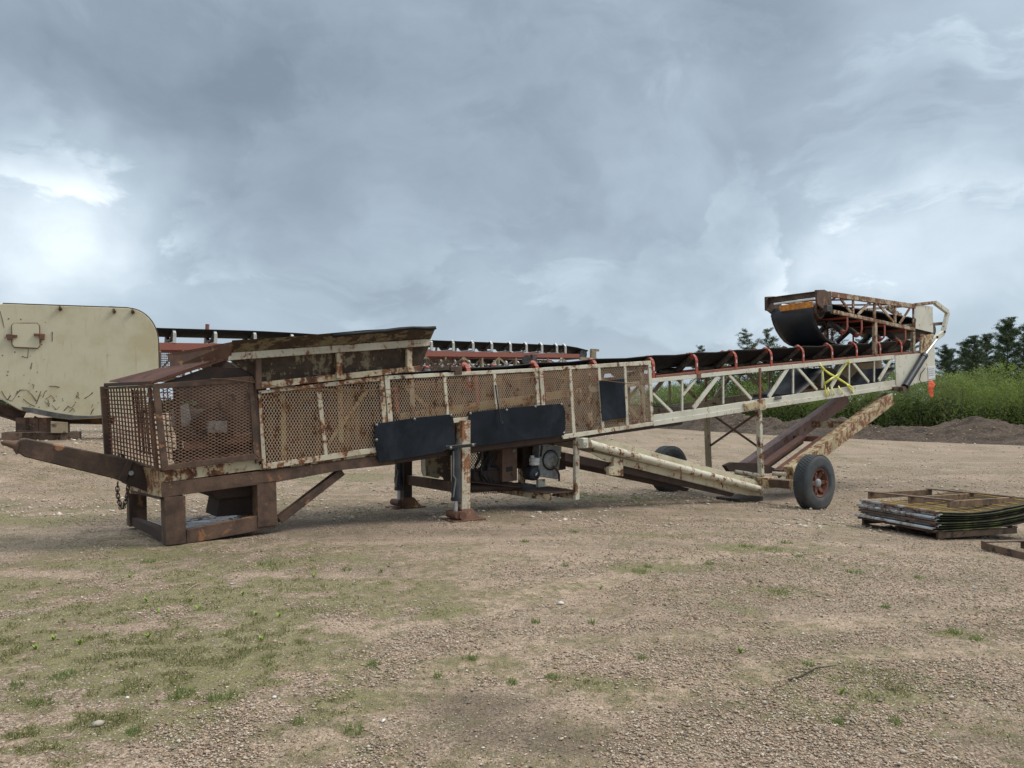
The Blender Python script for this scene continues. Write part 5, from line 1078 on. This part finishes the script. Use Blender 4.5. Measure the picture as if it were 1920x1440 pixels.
# ================================================================ KHAKI HOUSING ON THE LEFT
M['wood'] = rusty('weathered_pallet_wood', (.075, .048, .033), (.17, .112, .075), (.05, .036, .027), 5)
DT = 18.5; TF = Fr((at(150, DT), DT), R(26)); s_ = TF.S
TK = tag(empty('steel_housing', TF.O, TF.a), 'huge khaki steel housing with rounded corners, scraped bottom and a small hatch', 'machine housing')
def part2(name, mat, f, parent, bev=.006, **k):
    mb = MB(); f(mb); return mb.build(name, M[mat], parent, bev, **k)
def rnd(cx_, cy_, rx, ry, a0, a1, n_=10): return [(cx_ + rx * math.cos(R(a)), cy_ - ry * math.sin(R(a))) for a in np.linspace(a0, a1, n_)]
ol = [(5, 569), (120, 573), (238, 577)] + rnd(240, 643, 57, 65, 85, 0, 12) + [(298, 690)] + rnd(232, 706, 66, 76, 0, -85, 10) + [(132, 787)] + [(100, 783), (69, 777), (35, 768), (0, 748), (-30, 722)] + rnd(-20, 650, 62, 78, 215, 100, 12)
part2('shell', 'tank', lambda m: m.plate([s_(x, y) for x, y in ol], (0, .8, 0)), TK, .02)
cr_ = [s_(x, y) for x, y in ol]; part2('rim_flange', 'rustd', lambda m: m.path([p + Vector((0, .03, 0)) for p in cr_[:16]] , .022, 5, False), TK, 0)
hx = [(22, 610), (26, 606)] + [(70, 606), (74, 611)] + [(75, 648), (71, 653)] + [(27, 651), (23, 646)]
hb = part2('hatch', 'tank', lambda m: m.plate([s_(x, y, -.01) for x, y in hx], (0, -.03, 0)), TK, .01)
part2('hatch_rim', 'rusto', lambda m: m.path([s_(x, y, -.03) for x, y in hx + hx[:1]], .012, 5, False), hb, 0)
part2('hatch_lug', 'rusto', lambda m: [m.box(s_(x, y, -.06), (.22, .08, .06)) for x, y in ((22, 630), (74, 628))] + [m.box(s_(x, y, -.06), (.10, .10, .13)) for x, y in ((18, 632), (79, 632))], hb)
sc_ = []
M['scr'] = rusty('rust_scratch', (.10, .065, .04), (.22, .16, .10), None, 8)
def scr(m):
    r_ = random.Random(5)
    L_ = [[(3, 733), (8, 742), (14, 750), (20, 741)], [(30, 740), (38, 731), (50, 731), (60, 740), (68, 752)], [(68, 757), (73, 744), (77, 733)], [(80, 745), (84, 735), (88, 732)], [(86, 748), (96, 741), (104, 752)], [(92, 724), (102, 724), (112, 726)], [(62, 729), (64, 722), (60, 720)], [(12, 748), (22, 752), (30, 742), (33, 733)],
          [(142, 746), (147, 742), (146, 735)], [(159, 747), (167, 742), (174, 736)], [(143, 741), (149, 747)], [(170, 778), (173, 770), (176, 766)], [(120, 770), (128, 761), (134, 765), (140, 758)], [(98, 760), (106, 768), (112, 762)], [(0, 583), (5, 602), (8, 615)], [(41, 668), (52, 671), (53, 655)], [(98, 622), (98, 640)], [(57, 690), (60, 680), (58, 692)], [(84, 752), (92, 762), (90, 748)], [(130, 772), (137, 765), (141, 772)], [(44, 748), (55, 757), (66, 762)], [(172, 765), (174, 758)]]
    for q in L_: part2('scratch', 'scr', lambda m: m.path([s_(x, y, -.003) for x, y in q], [.004 + .010 * r_.random() for _ in q], 4), TK, 0)
    m = MB()
    for k in range(42):
        x, y = (r_.uniform(2, 90), r_.uniform(590, 745)) if k < 28 else (r_.gauss(110, 30), r_.gauss(758, 8)); rr = r_.uniform(.005, .017)
        m.lathe(s_(x, y, -.002), (0, -1, 0), [(rr, -.01), (rr, .004), (0, .005)], 6)
    m.build('rust_pits', M['scr'], TK)
scr(None)
M['scrape'] = plain('bare_dark_steel', (.10, .10, .092), .7, var=.5, scale=4)
part2('scraped_patch', 'scrape', lambda m: m.plate([s_(x, y, 0) for x, y in ((40, 763), (62, 765), (90, 771), (112, 775), (140, 779), (168, 780), (196, 778), (196, 782), (132, 786.5), (100, 782.5), (69, 776.5), (44, 770))], (0, -.012, 0)), TK, 0)
for x, y in ((113, 578), (214, 583), (249, 584)): part2('lifting_lug', 'rust', lambda m: (m.tube(s_(x - 1.5, y, -.04), s_(x + 2, y - 1.5, -.04), .055, 8), m.tube(s_(x, y + 2, .0), s_(x, y + 2, -.07), .04, 8)), TK)
part2('top_bar', 'rust', lambda m: m.bar(s_(205, 576, .1), s_(235, 578, .1), .06, .05), TK)
part2('stand_girder', 'rust', lambda m: [m.ibeam(s_(x, 783, .3), s_(x, 812, .3), .3, .35, .05, up=(0, 1, 0)) for x in (45, 62, 86)] + [m.bar(s_(36, 810, .3), s_(98, 813, .3), .5, .10), m.bar(s_(70, 782, .4), s_(50, 812, .4), .08, .12)], TK)
part2('stand_box', 'rusthead', lambda m: Q_(m), TK) if False else None
part2('stand_block', 'bgcream', lambda m: m.plate([s_(x, y, -.1) for x, y in ((95, 790), (126, 792), (126, 812), (95, 812))], (0, .8, 0)), TK)
part2('bottom_girder', 'rust', lambda m: (m.ibeam(s_(-30, 758, .5), s_(45, 782, .5), .3, .30, .04), m.ibeam(s_(98, 786, .4), s_(215, 789, .4), .3, .2, .03)), TK)
part2('footing', 'wood', lambda m: [m.box((s_(x, 818, .4).x, .4, (s_(x, 812, .4).z + float(gz(*TF.wld((s_(x, 818, .4).x, .4, 0)).xy))) / 2), (w_, .9, s_(x, 812, .4).z - float(gz(*TF.wld((s_(x, 818, .4).x, .4, 0)).xy)) + .06)) for x, w_ in ((50, .9), (82, .8), (120, .7))], TK)
part2('side_girder_foot', 'scrape', lambda m: m.box((s_(-40, 790, .5).x, .5, .9), (.4, .5, .8)), TK)
# ================================================================ CONVEYORS BEHIND
def bgconv(fr, label, idl, y_top, y_foot, chord, xl, xr, lat, mats, legs, truss_y, pulley):
    S_ = fr.S; rt = tag(empty('belt_conveyor', fr.O, fr.a), label, 'conveyor', None); WB = 1.5
    p2 = lambda nm, mt, f, par=rt, bev=0., **k: part2(nm, mt, f, par, bev, **k)
    for dv in (0, WB - .08): p2('side_channel', mats[0], lambda m: m.plate([S_(x, y, 0) + Vector((0, dv, 0)) for x, y in chord], (0, .08, 0)), bev=.006)
    rows = []
    for x in np.linspace(xl, xr, 40):
        p = S_(x, float(np.interp(x, *y_top)), .05); rows.append([Vector((p.x, v_, p.z + z_)) for v_, z_ in ((.05, 0), (.3, -.14), (.45, -.20), (WB / 2, -.22), (WB - .45, -.2), (WB - .3, -.14), (WB - .05, 0))])
    p2('belt', 'belt', lambda m: m.sheet(rows), solid=.02)
    rows2 = [[Vector((r_[0].x, .2, r_[0].z - .50)), Vector((r_[0].x, WB - .2, r_[0].z - .50))] for r_ in rows]; 
    first = None
    for x in idl:
        yt, yf = float(np.interp(x, *y_top)) + 2, float(np.interp(x, *y_foot)); a, b = S_(x, yt, .02), S_(x, yf, .02); h_ = a.z - b.z
        if first is None:
            mb = MB(); mb.bar((0, .01, 0), (0, .01, h_ * .72), .10, .05, up=(0, 1, 0)); mb.bar((0, .01, h_ * .72), (0, .14, h_), .09, .05); mb.bar((0, 0, .03), (0, WB, .03), .08, .05); mb.bar((0, WB, 0), (0, WB - .12, h_), .09, .05)
            first = mb.build('idler', M[mats[2]], rt); mb = MB(); mb.tube((0, .15, h_ - .04), (0, .48, h_ * .33), .065, 10); mb.tube((0, .5, h_ * .30), (0, WB - .5, h_ * .30), .065, 10); mb.tube((0, WB - .15, h_ - .04), (0, WB - .48, h_ * .33), .065, 10); mb.build('roller', M['roller'], first); o = first
        else: o = copy_tree(first, rt)
        o.location = (b.x, 0, b.z)
    for dv in (0, WB - .06):
        for k, (x0, x1) in enumerate(lat):
            yt0, yb0 = float(np.interp(x0, *truss_y[0])), float(np.interp(x0, *truss_y[1])); yt1, yb1 = float(np.interp(x1, *truss_y[0])), float(np.interp(x1, *truss_y[1]))
            p2('lattice_post', mats[1], lambda m: m.bar(S_(x0, yt0, 0) + Vector((0, dv + .03, 0)), S_(x0, yb0, 0) + Vector((0, dv + .03, 0)), .07, .05, up=(0, 1, 0)))
            p2('lattice_diagonal', mats[1], lambda m: m.bar(S_(x0 if k % 2 else x1, yt0, 0) + Vector((0, dv + .03, 0)), S_(x1 if k % 2 else x0, yb1, 0) + Vector((0, dv + .03, 0)), .06, .05, up=(0, 1, 0)))
        p2('lower_chord', mats[1], lambda m: m.bar(S_(lat[0][0], float(np.interp(lat[0][0], *truss_y[1])), 0) + Vector((0, dv + .03, 0)), S_(lat[-1][1], float(np.interp(lat[-1][1], *truss_y[1])), 0) + Vector((0, dv + .03, 0)), .08, .10))
    c = S_(*pulley, .1); p2('end_pulley', 'roller', lambda m: m.tube(c, c + Vector((0, WB - .2, 0)), .22, 20)); 
    for x in legs:
        p = S_(x, float(np.interp(x, *truss_y[1])), 0); g0 = gzl(fr, p.x, 0); g1 = gzl(fr, p.x, WB)
        p2('support_leg', mats[1], lambda m: (m.bar(Vector((p.x, .04, p.z)), Vector((p.x, .04, g0 - .02)), .14, .14, up=(0, 1, 0)), m.bar(Vector((p.x, WB - .04, p.z)), Vector((p.x, WB - .04, g1 - .02)), .14, .14, up=(0, 1, 0)), m.bar(Vector((p.x, .04, 1.2)), Vector((p.x, WB - .04, 1.2)), .1, .1)))
    return rt, S_, p2
BF = Fr((at(327, 25), 25), R(35))
yt = ([260, 292, 327, 478, 548, 640, 809, 957, 1060, 1080, 1101], [613, 615, 616, 620.5, 624, 630, 638, 643.5, 648, 651, 657]); yf = ([260, 327, 478, 809, 1015, 1090], [641, 643, 645, 657, 661, 664])
rt, S_, p2 = bgconv(BF, 'black belt conveyor with faded red side channel on a beige lattice behind the hopper', [327, 404, 478, 548, 612, 668, 718, 765, 809, 850, 887, 922, 957, 987, 1016, 1044, 1060], yt, yf,
    [(284, 642), (410, 644), (795, 657), (1087, 664), (1087, 671), (795, 668), (410, 657), (284, 656)], 284, 1103, [(300, 345), (345, 390), (760, 800), (800, 836), (836, 870), (870, 905), (905, 936), (936, 968), (968, 1000), (1000, 1028), (1028, 1056), (1056, 1080)],
    ('bgred', 'bgcream', 'bgwhite'), (280, 420, 800, 1050), (([260, 795, 1090], [656, 669, 673]), ([260, 795, 1090], [712, 706, 694])), (1094, 664))
p2('end_bracket', 'bgcream', lambda m: (m.bar(S_(1108, 656, 0), S_(1122, 657, 0), .12, .10), m.bar(S_(1112, 656, 0), S_(1112, 674, 0), .3, .12, up=(0, 1, 0)), m.bar(S_(1087, 672, 0), S_(1118, 674, 0), .1, .14)))
p2('drive_motor', 'roller', lambda m: (m.tube(S_(988, 675, -.1), S_(988, 675, .3), .22, 14), m.box(S_(1000, 676, -.05), (.25, .2, .5))))
p2('warning_stub', 'bgred', lambda m: m.tube(S_(389, 608, 1.4), S_(388, 626, 1.4), .07, 8))
def wiregrid(m, fr, c4, nx_, nz_, r_=.012):
    a, b, c, d = c4
    for i in range(nx_ + 1): k = i / nx_; m.bar(a.lerp(b, k), d.lerp(c, k), r_, r_)
    for i in range(nz_ + 1): k = i / nz_; m.bar(a.lerp(d, k), b.lerp(c, k), r_, r_)
p2('side_screen', 'rust', lambda m: wiregrid(m, BF, [S_(300, 661, -.02), S_(345, 662, -.02), S_(345, 712, -.02), S_(300, 712, -.02)], 12, 12, .022))
p2('side_screen', 'rust', lambda m: wiregrid(m, BF, [S_(786, 672, -.02), S_(875, 676, -.02), S_(875, 704, -.02), S_(786, 706, -.02)], 30, 12, .016))
BF2 = Fr((at(780, 37), 37), R(35))
bgconv(BF2, 'lower dark belt conveyor seen only through the lattice of the red one', [800, 828, 854, 880, 905, 928, 950, 972, 994, 1014], ([560, 780, 1060], [664, 670, 676]), ([560, 780, 1060], [682, 688, 692]),
    [(560, 682), (1030, 691), (1030, 697), (560, 690)], 560, 1035, [(620, 660), (700, 740), (780, 820), (900, 940), (980, 1020)], ('rustd', 'bgcream', 'bgwhite'), (640, 860, 1010), (([560, 1040], [690, 698]), ([560, 1040], [715, 716])), (1035, 684))
for i, (x, y) in enumerate(((910, 655), (954, 656))):
    mb = MB(); mb.lathe((0, 0, 0), (0, 0, 1), [(0, 0), (.16, 0), (.16, .14), (.10, .24), (0, .26)], 14); o = mb.build('teal_cap', M['teal'])
    w_ = BF.wld(S_(x, y + 4, 1.3)); w_ = BF.wld(Vector((S_(x, 661, 1.2).x, 1.25, S_(x, 661, 0).z))); o.location = w_; o.parent = rt; o.location = BF.loc(w_); 
# ================================================================ SCREEN CLOTHS AND PALLETS
def zat(px, py): 
    z_ = -.15
    for _ in range(6): w_ = gpt(px, py, z_); z_ = float(gz(w_.x, w_.y))
    return gpt(px, py, z_)
c0 = zat(1760.6, 1013); c1 = zat(1615, 986); c2 = zat(1890, 1003)
ang = math.atan2((c1 - c0).y, (c1 - c0).x) - math.pi / 2; PF = Fr(c0, ang); s_ = PF.S; z0 = c0.z; LB = (c1 - c0).length; 
M['wood'] = rusty('weathered_pallet_wood', (.075, .048, .033), (.17, .112, .075), (.05, .036, .027), 5); M['woodl'] = rusty('pallet_wood', (.12, .075, .045), (.28, .18, .105), (.08, .05, .035), 6)
M['galv'] = painted('scratched_steel_edge', (.30, .31, .32), .45, 6, rust=(.08, .045, .03), rust2=(.20, .09, .05), dirt=(.55, .56, .57), dirtamt=.8, off=7)
M['galvw'] = painted('bright_steel_edge', (.50, .52, .54), .25, 9, rust=(.09, .05, .035), rust2=(.2, .1, .06), dirt=(.25, .26, .28), dirtamt=.8, off=3)
M['moss'] = plain('mossy_screen_edge', (.035, .045, .020), .8, var=.7, scale=9, dust=(.20, .27, .06), dustamt=.9)
M['clothtop'] = rusty('rusty_screen_wire', (.12, .078, .045), (.26, .18, .095), (.12, .12, .06), 5)
M['yell'] = plain('yellow_strip', (.52, .34, .055), .6, var=.3, scale=8)
LA = 1.55
def pallet(fr, org, rz, la, lb, h, label, mat, grp, n_str=3):
    rt = tag(empty('pallet', org, rz), label, 'pallet', grp)
    for i in range(n_str):
        v_ = .03 + (lb - .06) * i / (n_str - 1); part2('stringer', mat, lambda m: m.box((la / 2, v_, .02 + h / 2), (la, .045, h)), rt, .004)
    return rt
rt = pallet(PF, (c0.x, c0.y, z0), ang, 1.45, LB, .085, 'dark low pallet lying on the gravel beneath the stacked screens', 'wood', 'wooden pallets by the screen stack')
for u_ in (.05, .5, .95, 1.40): part2('deck_board', 'wood', lambda m: m.box((u_, LB / 2, .11), (.11, LB, .018)), rt, .003)
part2('deck_board', 'wood', lambda m: m.box((.05, LB / 2, .009), (.1, LB, .018)), rt, .003)
labs = ['lowest rusty screen panel resting on the pallet', 'second screen panel from the bottom of the stack, its silver edge sticking out', 'third screen panel from the bottom of the stack, scratched white edge', 'fourth screen panel up in the stack, dark brown edge',
        'fifth screen panel up in the stack, grey angled edge', 'sixth screen panel up in the stack, bright silver edge', 'screen panel directly under the top one, bright edge above the silver one', 'top screen panel with yellow strips, under the wooden pallet frame']
zt = 0.125; rnd_ = random.Random(4)
for k in range(8):
    z_ = zt + .037 * k; du = rnd_.uniform(-.05, .05) - .02 * (k < 2); dv = rnd_.uniform(-.035, .035); rt = empty('screen_panel', (c0.x, c0.y, z0), ang + rnd_.uniform(-.015, .015)); tag(rt, labs[k], 'screen panel', 'screen panels stacked on the pallet')
    mt = ('rust', 'galvw', 'galvw', 'rust', 'galvw', 'galvw', 'galvw', 'galv')[k]
    La = 1.95 + rnd_.uniform(-.06, .06)
    part2('hook_edge', mt, lambda m: (m.bar((du - .02, dv + .0, z_ + .008), (du - .02, dv + LB, z_ + .014), .055, .014), m.bar((du - .05, dv, z_ - .004), (du - .05, dv + LB, z_), .012, .026)), rt, .003)
    cz = lambda u_: z_ + .10 * (max(0, u_ - 1.0)) ** 1.6 * 1.2 - .035 * math.sin(min(1, u_ / 1.2) * math.pi) * (k / 7.) 
    us = np.linspace(0, La, 20)
    if k < 7: 
        part2('mesh_cloth', 'rustd', lambda m: m.sheet([[(u_ + du, dv + .02, cz(u_)), (u_ + du, dv + LB / 2, cz(u_)), (u_ + du, dv + LB - .02, cz(u_))] for u_ in us]), rt, 0, solid=.008)
    else:
        def f(m):
            for i in range(72):
                u_ = La * i / 71; m.bar((u_, .02, cz(u_)), (u_, LB - .02, cz(u_)), .005, .005)
            for j in range(46):
                v_ = .02 + (LB - .04) * j / 45
                m.path([(u_, v_, cz(u_) + .004) for u_ in us[::2]], .0035, 4, False)
        part2('mesh_cloth', 'clothtop', f, rt, 0)
        part2('cloth_backing', 'rustd', lambda m: m.sheet([[(u_, .02, cz(u_) - .012), (u_, LB - .02, cz(u_) - .012)] for u_ in us]), rt, 0, solid=.006)
        for i in range(8):
            u_ = .12 + i * .23; part2('yellow_strip', 'yell', lambda m: m.bar((u_, .03, cz(u_) + .014), (u_ + .01, LB - .03, cz(u_) + .014), .016, .008), rt, 0)
    part2('cloth_edge', 'moss', lambda m: m.sheet([[(u_ + du, dv + .01, cz(u_) - .004), (u_ + du, dv - .0, cz(u_) + .008)] for u_ in us]), rt, 0, solid=.006)
# upturned pallet frame on top
zt2 = z0 + .125 + .037 * 7 + .02
def Pz(px, py, z_): return gpt(px, py, z_)
q0 = Pz(1778, 952, zt2); q1 = Pz(1629, 935, zt2); q2 = Pz(1900, 944, zt2)
a2 = math.atan2((q2 - q0).y, (q2 - q0).x); b2 = (q1 - q0)
rt = tag(empty('pallet', q0, 0), 'open wooden pallet frame lying on top of the stacked screens', 'pallet', 'wooden pallets by the screen stack')
ua = (q2 - q0); va = Vector((-math.sin(a2), math.cos(a2), 0)); vb = (q1 - q0); hh_ = .095
if vb.length < .8 or vb.length > 2.2: vb = va * 1.25
la_ = min(max(ua.length, .9), 1.5); ua = ua.normalized() * la_
for k in (0, .47, 1): p = vb * k; part2('stringer', 'woodl', lambda m: m.bar(p + Vector((0, 0, hh_ / 2)), p + ua + Vector((0, 0, hh_ / 2)), .042, hh_), rt, .004)
ud = ua.normalized()
for k in (.045, la_ - .045): part2('deck_board', 'wood', lambda m: m.bar(ud * k + Vector((0, 0, hh_ + .009)) - vb * .02, ud * k + vb * 1.02 + Vector((0, 0, hh_ + .009)), .10, .018), rt, .003)
# second frame on the ground
g0 = zat(1842, 1031); rt = tag(empty('pallet', g0, ang + .12), 'grey wooden pallet frame lying empty on the gravel at the right edge', 'pallet', 'wooden pallets by the screen stack')
d1 = (zat(1905, 1045) - g0); d1.z = 0; d1.normalize(); rt.rotation_euler = (0, 0, math.atan2(d1.y, d1.x) )
for v_ in (0, .55, 1.1): part2('stringer', 'wood', lambda m: m.box((.6, v_, .055), (1.2, .042, .09)), rt, .004)
for u_ in (.04, 1.15): part2('deck_board', 'wood', lambda m: m.box((u_, .55, .110), (.08, 1.15, .018)), rt, .003)
print('sizes: WD', WD, 'AU', round(AU, 2), 'truss h', round(S(1225, 710).z - S(1225, 797).z, 2), 'pallet', round(LB, 2), round((c2 - c0).length, 2), 'top', round(vb.length, 2), round(la_, 2))
for px in (308, 500, 870, 1083, 1225, 1430, 1530, 1680, 1750): p = S(px, 700); print(px, round(p.x, 2), 'D', round(MF.depth(p), 2), 'z', round(p.z, 2))
